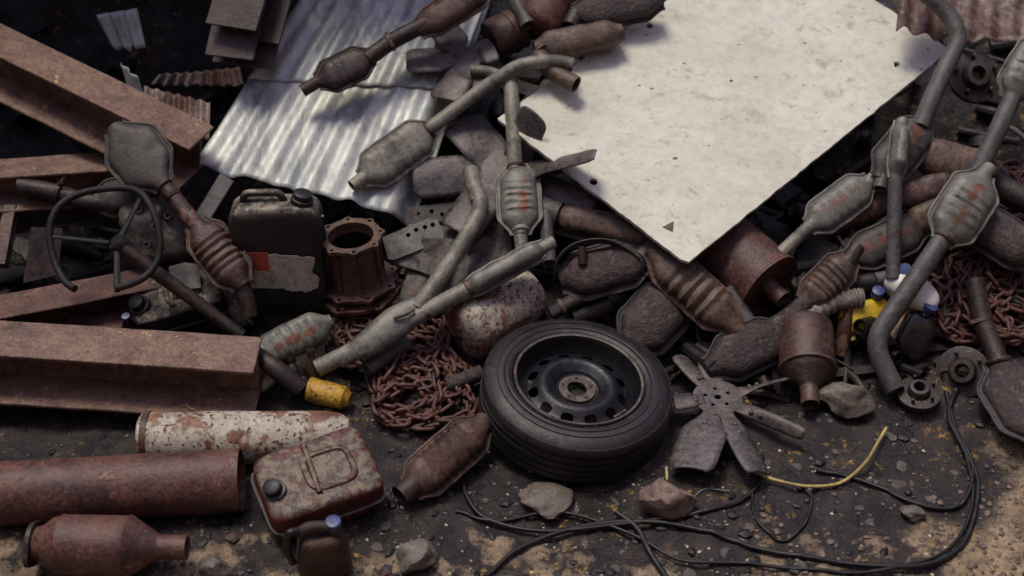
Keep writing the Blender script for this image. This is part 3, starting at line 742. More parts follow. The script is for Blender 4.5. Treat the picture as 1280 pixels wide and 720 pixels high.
# V + U: the long diagonal pipe and its branch
T = Thing('exhaust_pipe', 'long diagonal grey pipe with a slim converter and a welded bent branch', 'exhaust', P(540, 385, .15), GR_G)
a_, b_ = P(682, 308, .27), P(580, 364, .23)
pan(T, a_, b_, .030, .042, up_(.0, 0, .3), m_shell, neck=.018, ribs=0, ribamp=0, cone=.16, seed=5, lip=.006)
pipe(T, PL([(692, 302, .27), (676, 311, .27)]), 16, m_grey, name='inlet')
pipe(T, PL([(586, 361, .23), (520, 396, .19), (462, 428, .15), (396, 461, .10)]), 22, m_grey)
collar(T, P(585, 361, .23), a_ - b_, .026, .012, m_rust)
pipe(T, PL([(588, 212, .24), (592, 232, .24), (604, 258, .24), (572, 316, .23), (522, 386, .20)]), 21, m_grey, name='branch_pipe', rb=.07)
bm = bmesh.new(); pts = [P(526, 380, .20), P(505, 396, .19), P(480, 415, .175), P(450, 436, .15), P(424, 450, .12)]
sweep(bm, catmull(pts, 6), [M(11, pts[0]) + (M(21, pts[0]) - M(11, pts[0])) * math.sin(min(1, i / 20) * math.pi) ** .8 for i in range(25)], 18, hollow=False, flat=.62, up=FU, jit=.003)
T.part('junction_flare', bm, m_shell)
T.part('rust_crack', tube(PL([(492, 398, .225), (505, 394, .232), (518, 387, .232)]), .005, n=8, hollow=False), m_rust)
# small open grey stub beside it
T = Thing('pipe_stub', 'short open grey pipe stub pointing down beside the slim converter', 'pipe', P(686, 310, .1))
pipe(T, PL([(682, 262, .19), (684, 295, .18), (687, 328, .17)]), 17, m_greydk, wall=.75)
# R: long rusty one across the tin
T = Thing('exhaust_pipe', 'long rusty exhaust with two converters crossing the tin sheet at the top', 'exhaust', P(480, 60, .2), GR_R)
pipe(T, PL([(378, 114, .30), (404, 98, .32)]), 16, m_rustdk, name='outlet')
pan(T, P(396, 103, .32), P(466, 70, .35), .050, .030, up_(.0), m_rustdk, neck=.018, ribs=4, ribamp=.02, seam=True, cone=.26, seed=7)
pipe(T, PL([(460, 73, .35), (488, 52, .37), (535, 28, .40)]), 21, m_rustdk)
bolt_flange(T, P(488, 52, .37), P(535, 28, .4) - P(488, 52, .37), .034, .012, m_rust, up=UP)
pan(T, P(522, 38, .39), P(612, -18, .44), .046, .036, up_(.0), m_rust, neck=.024, ribs=2, ribamp=.015, cone=.22, seed=8)
# L + M left
T = Thing('exhaust_pipe', 'brown exhaust with a flat heat shield and ribbed converter, left of the jerry can', 'exhaust', P(240, 270, .2), GR_R)
pan(T, P(142, 160, .40), P(206, 232, .36), .088, .030, up_(-.1), m_shelldk, neck=.028, ribs=1, ribamp=.01, cone=.34, seed=9)
pipe(T, PL([(196, 218, .36), (216, 246, .34), (252, 290, .31)]), 21, m_rust)
bolt_flange(T, P(215, 243, .345), P(240, 280, .3) - P(215, 243, .345), .028, .014, m_rustdk)
pan(T, P(244, 278, .32), P(304, 358, .25), .058, .044, up_(.1), m_rust, neck=.026, ribs=5, ribamp=.075, cone=.24, seam_m=m_rustor, seed=10)
pipe(T, PL([(298, 350, .25), (308, 372, .22), (312, 395, .18)]), 22, m_rustdk, name='outlet')
# O small grey converter
T = Thing('catalytic_converter', 'grey ribbed converter with a rust stripe, sitting just right of the big beam end', 'converter', P(365, 420, .1), GR_G)
pan(T, P(318, 446, .12), P(414, 402, .12), .056, .036, up_(0), m_shell, neck=.026, cross=True, ribs=5, wear=True, cone=.22, seed=11, seam=False)
pipe(T, PL([(316, 440, .13), (346, 462, .12), (376, 486, .06)]), 24, m_rustdk, name='curved_inlet')
# EE
T = Thing('catalytic_converter', 'grey converter on a stub pipe just right of the board, left of the upright pair', 'converter', P(1050, 260, .1), GR_G)
pan(T, P(1010, 284, .20), P(1088, 226, .22), .052, .030, up_(.0), m_shell, neck=.02, cross=True, ribs=4, wear=True, cone=.22, seed=12)
pipe(T, PL([(1014, 281, .20), (960, 332, .16)]), 17, m_grey); pipe(T, PL([(1082, 231, .22), (1096, 218, .22)]), 16, m_grey, name='nub')
# FF front
T = Thing('exhaust_pipe', 'slim pale converter standing on edge atop a straight vertical pipe', 'exhaust', P(1118, 250, .2), GR_G)
pan(T, P(1127, 152, .34), P(1119, 224, .30), .026, .055, up_(0), m_shell, neck=.017, ribs=0, ribamp=0, cone=.25, seed=13, lip=.004)
pipe(T, PL([(1119, 218, .30), (1118, 280, .24), (1116, 348, .16)]), 18, m_greydk); pipe(T, PL([(1128, 150, .34), (1126, 162, .34)]), 15, m_grey, name='nub')
# FF back with long bent pipe
T = Thing('exhaust_pipe', 'grey converter with a bent pipe reaching up past the corner of the board', 'exhaust', P(1140, 150, .2), GR_G)
pan(T, P(1158, 150, .27), P(1098, 224, .25), .062, .032, up_(.1), m_shelldk, neck=.02, cross=True, ribs=4, wear=True, cone=.24, seed=14)
pipe(T, PL([(1150, 158, .28), (1178, 92, .34), (1201, 48, .38), (1186, 16, .40), (1150, -14, .44)]), 22, m_greydk, rb=.10)
pipe(T, PL([(1104, 216, .25), (1100, 236, .24)]), 18, m_greydk, name='nub')
# GG
T = Thing('exhaust_pipe', 'big rust-striped grey converter with an elbowed pipe running down to the ground at the right', 'exhaust', P(1150, 350, .2), GR_G)
pan(T, P(1232, 216, .30), P(1176, 304, .27), .074, .036, up_(0), m_shell, neck=.024, cross=True, ribs=5, wear=True, cone=.24, seed=15)
pipe(T, PL([(1180, 296, .27), (1134, 364, .22), (1090, 428, .15), (1118, 486, .05)]), 25, m_greydk, rb=.07)
pipe(T, PL([(1110, 470, .07), (1119, 488, .045)]), 26, m_grey, name='bare_tip')
pipe(T, PL([(1226, 222, .30), (1238, 210, .30)]), 19, m_grey, name='nub'); collar(T, P(1180, 298, .27), P(1180, 296, .27) - P(1134, 364, .22), .032, .012, m_rust)
# upper right pipe + converter at edge
T = Thing('exhaust_pipe', 'grey pipe with a converter cut off by the right edge of the picture', 'exhaust', P(1250, 160, .2), GR_G)
pan(T, P(1262, 126, .36), P(1306, 50, .42), .062, .034, up_(0), m_shell, neck=.022, cross=True, ribs=4, cone=.22, seed=16)
pipe(T, PL([(1266, 120, .36), (1242, 175, .31), (1214, 228, .24)]), 23, m_greydk)
pipe(T, PL([(1252, 154, .33), (1270, 163, .33), (1295, 185, .32)]), 7, m_greydk, name='sensor_wire', hollow=False)
# HH
T = Thing('catalytic_converter', 'flat grey converter lying behind the vertical pipe, right of the board', 'converter', P(1110, 300, .1), GR_G)
pan(T, P(1056, 326, .13), P(1160, 280, .15), .056, .028, up_(0), m_shelldk, neck=.02, cross=True, ribs=4, wear=True, cone=.28, seed=17)
# DD long rusty
T = Thing('exhaust_pipe', 'long rusty exhaust from the fan up to the grey converters, with a scaly lower body', 'exhaust', P(980, 400, .1), GR_R)
pan(T, P(1064, 322, .20), P(1006, 380, .14), .050, .042, up_(0), m_rustor, neck=.026, ribs=5, ribamp=.075, cone=.24, seam=True, seam_m=m_rustor, seed=18)
pipe(T, PL([(1072, 308, .21), (1058, 330, .20)]), 20, m_rustdk, name='inlet')
pipe(T, PL([(1012, 374, .14), (990, 396, .12), (955, 416, .11)]), 25, m_textured, jit=.003)
pan(T, P(984, 412, .11), P(884, 462, .08), .070, .046, up_(0), m_textured, neck=.026, ribs=0, ribamp=0, cone=.3, seam_m=m_strap, seed=19)
# BB ribbed orange
T = Thing('catalytic_converter', 'ribbed orange-brown converter poking out under the lowest corner of the board', 'converter', P(870, 370, .1), GR_R)
pan(T, P(812, 312, .22), P(922, 412, .14), .062, .044, up_(0), m_rustor, neck=.022, ribs=5, ribamp=.10, cone=.25, seam_m=m_rustor, seed=20)
pipe(T, PL([(908, 400, .15), (924, 416, .13)]), 26, m_rustor, name='outlet')
T = Thing('pipe_stub', 'dark grey open pipe end tucked behind the ribbed orange converter', 'pipe', P(925, 390, .1))
pipe(T, PL([(908, 362, .12), (934, 404, .10)]), 24, m_greydk)
# CC behind the tyre
T = Thing('catalytic_converter', 'dark scaly converter with a wide seam, lying right behind the tyre', 'converter', P(825, 400, .08), GR_R)
pan(T, P(852, 362, .12), P(782, 436, .10), .084, .048, up_(.1), m_textured, neck=.03, ribs=0, ribamp=0, cone=.3, seam_m=m_strap, seed=21, lip=.013)
# 40
T = Thing('catalytic_converter', 'mottled brown converter with a raised seam under the dark hoop', 'converter', P(750, 340, .1), GR_R)
pan(T, P(700, 352, .14), P(812, 322, .18), .070, .05, up_(0, 0, .2), m_textured, neck=.028, ribs=1, ribamp=.02, cone=.25, seam_m=m_strap, seed=22, lip=.014)
pipe(T, PL([(728, 330, .21), (728, 308, .24)]), 11, m_rustdk, name='nub')
pipe(T, PL([(800, 322, .19), (838, 290, .2)]), 22, m_greydk, name='inlet')
# hoop strap
hp = PL([(692, 350, .15), (698, 322, .20), (722, 303, .24), (762, 300, .25), (798, 322, .22), (806, 345, .17)])
q = catmull(hp, 10); bm = bmesh.new(); g = []
for i, c in enumerate(q):
    t = (q[min(i + 1, len(q) - 1)] - q[max(0, i - 1)]).normalized(); s_ = Vector((.05, .55, -.8)).normalized(); s_ = (s_ - t * s_.dot(t)).normalized()
    g.append((bm.verts.new(c - s_ * .003), bm.verts.new(c + s_ * .045)))
for i in range(len(g) - 1): bm.faces.new((g[i][0], g[i + 1][0], g[i + 1][1], g[i][1]))
solid(single('metal_hoop', bm, m_strap, 'dark bent metal hoop standing over the mottled brown converter', 'hoop', P(750, 330, .1)), .005, 0)
# wide pipe under the board
T = Thing('exhaust_pipe', 'wide tan and grey muffler pipe passing beneath the lower left edge of the board', 'exhaust', P(740, 280, .1), GR_R)
pan(T, P(690, 268, .17), P(824, 298, .18), .046, .044, up_(0), m_rustor, neck=.022, ribs=0, ribamp=0, cone=.18, seam=False, full=True, seed=23)
pipe(T, PL([(630, 248, .15), (700, 270, .17)]), 36, m_greydk)
# bolt piece
T = Thing('rusty_joint', 'small scaly rusty joint with a collar just behind the top edge of the tyre', 'pipe joint', P(710, 380, .08), GR_R)
pipe(T, PL([(688, 392, .10), (734, 366, .12)]), 19, m_textured, jit=.003); collar(T, P(702, 384, .105), P(734, 366, .12) - P(688, 392, .1), .026, .014, m_rustor)
T = Thing('rusty_joint', 'second rusty pipe piece half hidden between the joint and the tyre', 'pipe joint', P(735, 395, .04), GR_R)
pipe(T, PL([(716, 398, .06), (762, 380, .07)]), 26, m_rustdk, jit=.003)
# AA drum
T = Thing('muffler', 'large round brown muffler drum under the right side of the board', 'muffler', P(930, 330, .1), GR_R)
A, B = P(894, 300, .06), P(960, 358, .10); L = (B - A).length; r = M(47, B)
bm = bmesh.new(); lathe(bm, [(0, 0), (0, r), (.012, r), (L * .5, r), (L - .004, r), (L, r * 1.03), (L + .006, r * 1.03), (L + .006, r * .96), (L - .004, r * .93), (L - .006, r * .3), (L - .006, 0)], A, B - A, n=44); dent(bm, .003, 8)
T.part('drum', bm, m_rustred)
ax = (B - A).normalized(); T.part('outlet', tube([B - ax * .01, B + ax * .07], .030, n=18, jit=.001), m_rustred)
# II canister
T = Thing('muffler', 'squat rusty canister with a ringed cone and short spout, right of the fan', 'muffler', P(1010, 440, .05), GR_R)
A, B = P(1005, 402, .10), P(1013, 506, .06); L = (B - A).length; r = M(35, A.lerp(B, .5)); t = [0, .03, .05, .6, .64, .66, .69, .80, .83, 1.0]
bm = bmesh.new(); lathe(bm, [(0, 0), (0, r * .7), (L * .06, r * .96), (L * .10, r), (L * .55, r), (L * .60, r * .98), (L * .68, r * .8), (L * .78, r * .36), (L * .80, r * .34)], A, B - A, n=40); dent(bm, .003, 10, 3)
T.part('body', bm, m_rust)
bm = bmesh.new(); lathe(bm, [(L * .57, r * .97), (L * .575, r * 1.05), (L * .60, r * 1.06), (L * .61, r * .95)], A, B - A, n=40); T.part('ring', bm, m_rustor)
T.part('spout', tube([A.lerp(B, .77), B], r * .33, n=18), m_rust)
# Z1
T = Thing('catalytic_converter', 'pinkish ribbed converter with an open mouth, alone on the ground in front of the tyre', 'converter', P(560, 580, .05), GR_R)
pan(T, P(604, 530, .10), P(512, 612, .06), .058, .046, up_(.0), m_rust, neck=.030, ribs=7, ribamp=.075, cone=.2, seam_m=m_rustor, seed=24)
pipe(T, PL([(520, 605, .062), (500, 621, .055)]), 31, m_rustdk, name='open_mouth', wall=.85); pipe(T, PL([(596, 536, .10), (606, 526, .10)]), 26, m_rust, name='nub')
# G
T = Thing('muffler', 'plum-brown bullet-shaped muffler with a flange, bottom left corner', 'muffler', P(130, 680, .06), GR_R)
A, B = P(42, 680, .09), P(200, 684, .09); L = (B - A).length; r = M(38, A.lerp(B, .4))
bm = bmesh.new(); lathe(bm, [(-.01, r * .5), (L * .08, r * .62), (L * .16, r * .9), (L * .22, r * .97), (L * .23, r * 1.02), (L * .25, r), (L * .74, r), (L * .76, r * 1.03), (L * .78, r * .97), (L * .90, r * .66), (L, r * .42)], A, B - A, n=44); dent(bm, .003, 9, 5)
T.part('body', bm, m_rustred); ax = (B - A).normalized(); T.part('spout', tube([B - ax * .01, B + ax * .075], r * .42, n=18), m_rustred)
bolt_flange(T, A, ax, r * .72, .012, m_rustdk, up=UP)
# right bottom edge
T = Thing('exhaust_pipe', 'rusty exhaust at the right edge, narrow pipe above a wide scaly seamed body', 'exhaust', P(1245, 450, .06), GR_R)
pipe(T, PL([(1218, 350, .16), (1228, 402, .13), (1246, 446, .10), (1262, 482, .08)]), 25, m_rustdk, jit=.002)
bolt_flange(T, P(1228, 402, .13), P(1246, 446, .10) - P(1218, 350, .16), .036, .012, m_rust, up=UP); collar(T, P(1248, 452, .10), P(1246, 446, .10) - P(1218, 350, .16), .034, .014, m_rust)
pan(T, P(1248, 455, .09), P(1312, 556, .06), .10, .046, up_(.1), m_textured, neck=.035, ribs=0, ribamp=0, cone=.3, seam_m=m_strap, seed=25, lip=.016)
# right rust group
T = Thing('catalytic_converter', 'rusty banded converter in the dark between the grey pipes, right of the board', 'converter', P(1190, 200, .1), GR_R)
pan(T, P(1136, 190, .20), P(1248, 216, .20), .064, .048, up_(0), m_rustor, neck=.03, ribs=1, ribamp=.04, cone=.24, seed=26, seam=False)
T = Thing('exhaust_pipe', 'thick brown exhaust tube running left behind the grey converters', 'exhaust', P(1120, 250, .1), GR_R)
pipe(T, PL([(1030, 282, .12), (1110, 250, .15), (1140, 240, .16)]), 36, m_rustred); pan(T, P(1118, 250, .17), P(1200, 226, .18), .046, .04, up_(0), m_rust, neck=.028, ribs=2, ribamp=.03, seam=False, seed=27)
T = Thing('catalytic_converter', 'orange rusty converter glimpsed just left of the big rust-striped one', 'converter', P(1160, 268, .1), GR_R)
pan(T, P(1132, 284, .14), P(1190, 256, .16), .05, .045, up_(0), m_rustor, neck=.03, ribs=0, ribamp=0, seam=False, seed=28)
T = Thing('catalytic_converter', 'dark plum converter beyond the chain heap, right of the big rust-striped one', 'converter', P(1250, 300, .1), GR_R)
pan(T, P(1196, 262, .16), P(1300, 326, .16), .07, .05, up_(0), m_textured, neck=.03, ribs=0, ribamp=0, seam_m=m_rustdk, seed=29)
T = Thing('exhaust_pipe', 'dark rusty tube at the far right edge above the chains', 'exhaust', P(1260, 240, .1), GR_R)
pipe(T, PL([(1206, 200, .12), (1250, 236, .14), (1310, 262, .15)]), 34, m_rustdk)
# top middle group
T = Thing('muffler', 'rusty box-shaped muffler with a curved rim, behind the hooked grey pipe', 'muffler', P(630, 45, .2), GR_R)
A, B = P(612, 52, .22), P(650, 34, .22); L = (B - A).length; r = M(27, A); bm = bmesh.new(); lathe(bm, [(0, 0), (0, r * .9), (.01, r), (L * .6, r), (L * .62, r * 1.06), (L * .7, r * 1.06), (L * .7, r), (L, r), (L, 0)], A, B - A, n=36); dent(bm, .005, 9); T.part('drum', bm, m_rust)
T = Thing('pipe_stub', 'open dusty pipe stub facing out between the box muffler and the red-brown drum', 'pipe', P(655, 25, .25))
pipe(T, PL([(640, -12, .30), (650, 12, .31), (660, 32, .31)]), 19, m_greydk)
T = Thing('muffler', 'smooth red-brown muffler drum cut by the top edge of the picture', 'muffler', P(690, 10, .2), GR_R)
A, B = P(668, 40, .26), P(716, -40, .28); L = (B - A).length; r = M(32, A); bm = bmesh.new(); lathe(bm, [(0, 0), (.0, r * .55), (.012, r * .85), (.03, r), (L, r), (L, 0)], A, B - A, n=36); dent(bm, .004, 8); T.part('drum', bm, m_rustred)
T = Thing('catalytic_converter', 'tan banded converter with an orange open neck at the upper edge of the board', 'converter', P(720, 60, .25), GR_R)
pan(T, P(668, 62, .30), P(778, 40, .30), .052, .046, up_(0), m_rustor, neck=.03, ribs=1, ribamp=.03, cone=.2, seam=False, seed=31)
pipe(T, PL([(672, 68, .31), (690, 90, .32), (720, 106, .33)]), 22, m_rustor, name='open_neck', rb=.05)
bm = bmesh.new(); c = P(676, 66, .31); e_ = (P(720, 106, .33) - c); lathe(bm, [(0, .02), (0, .036), (.004, .036), (.004, .02)], c, e_, n=24); T.part('rim_band', bm, m_rustor)
T = Thing('catalytic_converter', 'grey-brown crusty converter lying over the far corner of the board at the top', 'converter', P(780, 15, .3), GR_R)
pan(T, P(716, 20, .30), P(828, -2, .31), .058, .042, up_(0), m_textured, neck=.028, ribs=0, ribamp=0, seam_m=m_rustdk, seed=32)
pipe(T, PL([(720, 18, .30), (712, 34, .30)]), 22, m_rustdk, name='inlet')
# left clamp pipe
T = Thing('exhaust_pipe', 'dark pipe with a screw clamp behind the steering wheel at the left', 'exhaust', P(80, 240, .1), GR_R)
pipe(T, PL([(24, 232, .22), (70, 240, .22), (118, 256, .20), (180, 246, .19)]), 22, m_rustdk)
collar(T, P(74, 241, .22), P(118, 256, .2) - P(24, 232, .22), .032, .016, m_rustdk, name='clamp'); T.part('clamp_screw', tube(PL([(68, 236, .25), (80, 222, .28)]), .004, n=8, hollow=False), m_bare)
pan(T, P(120, 252, .20), P(200, 236, .20), .055, .04, up_(0), m_shelldk, neck=.03, ribs=0, ribamp=0, seam_m=m_rustdk, seed=33)
# pieces near the tyre & gas tank
T = Thing('pipe_stub', 'scaly rusty pipe end lying against the left side of the tyre', 'pipe', P(580, 475, .04), GR_R)
pipe(T, PL([(558, 482, .05), (602, 466, .06)]), 20, m_textured, jit=.002)
T = Thing('pipe_stub', 'small grey bottle-like pipe lying in the chains under the diagonal pipe', 'pipe', P(485, 445, .06))
pipe(T, PL([(458, 462, .07), (494, 438, .08), (512, 428, .08)]), 20, m_greydk)

# ================================================================== FANS
def fan(label, c, hub_px, blades, m, rivets=True, up=None, wear=True, group='old cooling fans', hubm=None, twist=.35, holes=True):
    T = Thing('cooling_fan', label, 'fan', c, group)
    up = up or UP; hr = M(hub_px / 2, c)
    ex, ey, ez = frame(Vector((1, 0, 0)), up)
    def line(px, py):        # the fan's own plane
        d = ray(px, py); t = (c - CAM).dot(ez) / d.dot(ez); return CAM + d * t
    loops = [circ(0, 0, hr, 30)]
    if holes: loops += [circ(0, 0, hr * .14, 10)] + [circ(hr * .5 * math.cos(a), hr * .5 * math.sin(a), hr * .09, 8) for a in (.5, 1.7, 2.9, 4.2, 5.4)]
    T.part('hub', prism(loops, c + ez * .002, ex, ey, ez, .004), hubm or m)
    for bi, bd in enumerate(blades):
        tx, ty, w0, w1, tw = bd[:5]; lf = bd[5] if len(bd) > 5 else 0
        tip = line(tx, ty); d = (tip - c); L = d.length; d.normalize(); s = ez.cross(d)
        a0 = M(w0 / 2, c); a1 = M(w1 / 2, c); r0 = hr * .55
        bm = bmesh.new(); wl = bm.verts.layers.float.new('wear'); g = []; NU, NV = 22, 8
        for i in range(NU + 1):
            u = i / NU; q = r0 + (L - r0) * u; k = smooth01((u - .12) / .3)
            w_ = a0 * (1 - k) + a1 * k
            # rounded tip corners
            cr = max(0, (u - .86) / .14); wv = w_ * (1 - .28 * cr ** 2.5)
            tq = tw * smooth01((u - .1) / .35); row = []
            for j in range(NV + 1):
                v = (j / NV - .5) * 2
                lift = math.sin(tq) * wv * v; yy = math.cos(tq) * wv * v
                p_ = c + d * q + s * yy + ez * (lift + .003 + .010 * (1 - v * v) * k * (1 if tw else 0) + .004 * u + lf * u)
                p_ += noise.noise_vector(p_ * 10 + Vector((bi, 0, 0))) * .003
                vv = bm.verts.new(p_); vv[wl] = .46 * (1 - smooth01((u - .2) / .25)) if wear else 0
                row.append(vv)
            g.append(row)
        for i in range(NU):
            for j in range(NV): bm.faces.new((g[i][j], g[i + 1][j], g[i + 1][j + 1], g[i][j + 1]))
        o = T.part('blade', bm, m); solid(o, .0035, 0)
        if rivets:
            bm = bmesh.new()
            for (u, v) in ((.30, .25), (.30, -.25), (.42, .3), (.42, -.2)):
                q = c + d * (r0 + (L - r0) * u) + s * (v * a0 * 1.2) + ez * .010
                bmesh.ops.create_uvsphere(bm, u_segments=10, v_segments=6, radius=M(3.4, c), matrix=Matrix.Translation(q))
            T.part('rivets', bm, hubm or m)
    return T
fan('flat rusty riveted cooling fan lying on the ground right of the tyre', P(897, 498, .06), 62,
    [(884, 432, 22, 38, .25), (848, 448, 18, 28, .3), (840, 506, 16, 30, .1), (862, 590, 22, 58, .22), (946, 594, 18, 34, -.3), (1006, 546, 18, 18, .7), (994, 474, 16, 15, -.7)], m_blade)
fan('rounded-blade cooling fan spread out behind the central converter', P(632, 214, .17), 60,
    [(575, 152, 50, 62, .25), (516, 226, 40, 52, -.25), (668, 176, 34, 42, .2, .16), (740, 238, 32, 30, -.45, .22), (742, 262, 34, 40, .2), (570, 292, 40, 56, .15)], m_blade, wear=False, rivets=False, up=(UP + Vector((0, -.45, 0))).normalized(), holes=False)
fan('dull brown fan with lobed blades propped on the upper edge of the tin sheet', P(583, 74, .26), 36,
    [(508, 78, 22, 44, .3), (552, 34, 20, 42, .2), (618, 62, 26, 44, -.25), (556, 128, 24, 46, .3), (600, 118, 16, 26, .2)], m_blade, wear=False, rivets=False, up=(UP + Vector((0, -.5, 0))).normalized(), holes=False)

# ================================================================== GEAR HOUSING
T = Thing('gear_housing', 'red-rusty round casting with two bolted flanges, beside the black jerry can', 'gear housing', P(444, 355, .02))
Cb, Ct = P(447, 354, .05), P(439, 298, .225); ax = (Ct - Cb).normalized(); H = (Ct - Cb).length
ex, ey, ez = frame(ax, Vector((0, 1, .2)))
def lobed(r, nb, amp, ph=0, sq=1.0):
    return [((r * (1 + amp * max(0, math.cos(nb * (a - ph))) ** 2)) * math.cos(a), (r * (1 + amp * max(0, math.cos(nb * (a - ph))) ** 2)) * math.sin(a) * sq) for a in [2 * math.pi * i / 96 for i in range(96)]]
def flange_plate(name, c, r, nb, amp, hole, th, ph, m=m_rustred):
    loops = [lobed(r, nb, amp, ph), circ(0, 0, hole, 40)] + [circ(r * .97 * math.cos(ph + 2 * math.pi * i / nb), r * .97 * math.sin(ph + 2 * math.pi * i / nb), .0065, 9) for i in range(nb)]
    bm = prism(loops, c, ey, ez, ax, th); o = T.part(name, bm, m); bevel(o, .0015, 1); return o
r1, r2 = M(40, Ct), M(46, Cb)
bm = bmesh.new(); lathe(bm, [(.0, r2 * .88), (.02, r2 * .78), (.05, r1 * .84), (H - .02, r1 * .80), (H, r1 * .86), (H, r1 * .72), (H - .03, r1 * .71), (H - .035, r1 * .67), (.02, r1 * .66), (0, r1 * .66)], Cb, ax, Vector((0, 1, .2)), n=60); T.part('body', bm, m_rustred)
bm = bmesh.new()
for i in range(8):
    a = math.radians(20 + 45 * i); dd = ey * math.cos(a) + ez * math.sin(a)
    box(bm, Cb + ax * H * .5 + dd * r1 * .86, ax, dd.cross(ax), dd, H * .85, .007, .016)
T.part('ribs', bm, m_rustred)
flange_plate('top_flange', Ct, r1 * .96, 8, .13, r1 * .72, .012, .2, m_rustor); flange_plate('middle_flange', Cb + ax * .008, r2 * 1.04, 8, .12, r2 * .7, .012, .4, m_rust)
flange_plate('base_flange', Cb - ax * .03, r2 * 1.12, 6, .10, r2 * .7, .014, .1)
bm = bmesh.new(); lathe(bm, [(-.03, r2 * .9), (.01, r2 * .9)], Cb, ax, n=48); T.part('neck', bm, m_rustdk)
bm = bmesh.new(); lathe(bm, [(.0, 0), (0, r1 * .62), (.002, r1 * .62), (.002, 0)], Cb, ax, n=30); T.part('bore_shade_floor', bm, m_hole)
bm = bmesh.new(); lathe(bm, [(.02, r1 * .64), (H - .022, r1 * .66)], Cb, ax, Vector((0, 1, .2)), n=40); T.part('bore_shade', bm, m_hole)  # black liner and floor paint the shade inside the bore

# ================================================================== JERRY CANS
def taper_plate(T, name, c, ex, ey, ez, sx, sy, sz, m, e=6, **k): return T.part(name, rbox(c, ex, ey, ez, sx, sy, sz, e=e, **k), m)
# black plastic one
T = Thing('jerry_can', 'black plastic jerry can with dusty shoulders and a peeling label with a red square', 'jerry can', P(354, 390, .0))
F0 = P(355, 399, .03); D = M(1, F0)
fup = Vector((.01, .10, 1)).normalized(); fx, fy, fz = frame(Vector((1, .03, 0)), fup)     # fx right, fy back, fz up
Wc, Hc, Dc = 112 * D, 158 * D, .13
cc = F0 + fz * (Hc / 2) + fy * (Dc / 2) - fz * .0
body = T.part('body', rbox(cc, fx, fy, fz, Wc, Dc, Hc, e=7, n=12, dentamt=.004, dsc=7), m_plastic)
topc = F0 + fz * Hc + fy * Dc / 2
T.part('handle', tube([topc + fx * (-.098) + fz * -.01, topc + fx * (-.09) + fz * .028, topc + fx * (.02) + fz * .028, topc + fx * .035 + fz * -.01], .012, n=12, rb=.02, hollow=False), m_plastic)
bm = bmesh.new(); lathe(bm, [(-.01, 0), (-.01, .036), (.012, .036), (.014, .030), (.03, .030), (.033, .026), (.033, 0)], topc + fx * .088 - fy * .01, (fz + fx * .25).normalized(), n=28); T.part('cap', bm, m_plasticc)
bm = bmesh.new(); T.part('side_rib', tube([F0 + fx * (Wc / 2 - .002) + fy * Dc / 2 + fz * .03, F0 + fx * (Wc / 2 - .002) + fy * Dc / 2 + fz * (Hc - .06)], .008, n=8, hollow=False), m_plastic)
# label on the front
out = [(-.42, -.12), (-.20, -.125), (.02, -.13), (.10, -.155), (.20, -.15), (.30, -.155), (.40, -.13), (.43, -.06), (.36, -.02), (.38, .04), (.40, .08), (.24, .085), (.0, .10), (-.2, .11), (-.42, .115)]
lb = [(x * Wc * .98 , y * Wc * 1.9) for x, y in out]
front = cc - fy * (Dc / 2 + .0045)
pl = [];
for i in range(len(lb)):
    a, b = lb[i], lb[(i + 1) % len(lb)]
    for j in range(5):
        t = j / 5; q = Vector((a[0] + (b[0] - a[0]) * t, a[1] + (b[1] - a[1]) * t)); k = noise.noise(Vector((q.x * 60, q.y * 60, 2))) * .006; pl.append((q.x + k, q.y + k))
T.part('label', prism([pl], front - fz * .008 + fx * .006, fx, fz, -fy, .0025), m_label)
T.part('red_square', prism([[(-.036, -.03), (.034, -.034), (.036, .034), (-.034, .036)]], front - fy * .0026 + fx * -.062 + fz * .024, fx, fz, -fy, .0022), m_redlab)
# red metal one lying flat
def flatcan(label, c, dirv, L, Wd, Hh, m, capm, mseam, tiltup, recess=True, group='flat metal fuel cans'):
    T = Thing('fuel_can', label, 'fuel can', c - Vector((0, 0, Hh / 2)), group)
    ex, ey, ez = frame(dirv, tiltup)
    T.part('body', rbox(c, ex, ey, ez, L, Wd, Hh, e=8, n=14, dentamt=.007, dsc=6, seed=2), m)
    # pale welded seam round the middle
    n = 60; e = 8; path = []
    for i in range(n + 1):
        a = 2 * math.pi * i / n; x, y = math.cos(a), math.sin(a); l = (abs(x) ** e + abs(y) ** e) ** (1 / e)
        path.append(c + ex * (x / l * (L / 2 + .003)) + ey * (y / l * (Wd / 2 + .003)) - ez * .012)
    bm = bmesh.new(); sweep(bm, path, .005, 8, hollow=False); T.part('seam', bm, mseam)
    if recess:
        # pressed panel ridge on the broad face
        path = []
        for i in range(41):
            a = 2 * math.pi * i / 40; x, y = math.cos(a), math.sin(a); l = (abs(x) ** 4 + abs(y) ** 4) ** .25
            path.append(c + ex * (x / l * L * .20 + L * .10) + ey * (y / l * Wd * .25) + ez * (Hh / 2 + .000))
        bm = bmesh.new(); sweep(bm, path, .010, 8, hollow=False, flat=.7); T.part('pressed_panel', bm, m)
        T.part('cross_groove', tube([c + ex * (-L * .06) + ey * (-Wd * .3) + ez * (Hh / 2), c + ex * (-L * .02) + ey * (Wd * .42) + ez * (Hh / 2)], .010, n=8, hollow=False), m)
    q = c - ex * (L * .40) - ey * (Wd * .06) + ez * (Hh * .5)
    bm = bmesh.new(); lathe(bm, [(-.01, .034), (.004, .034), (.006, .026), (.028, .025), (.031, .02), (.031, 0)], q, (ez - ex * .3).normalized(), n=24); T.part('cap', bm, capm)
    return T, (ex, ey, ez)
c0 = P(398, 604, .095)
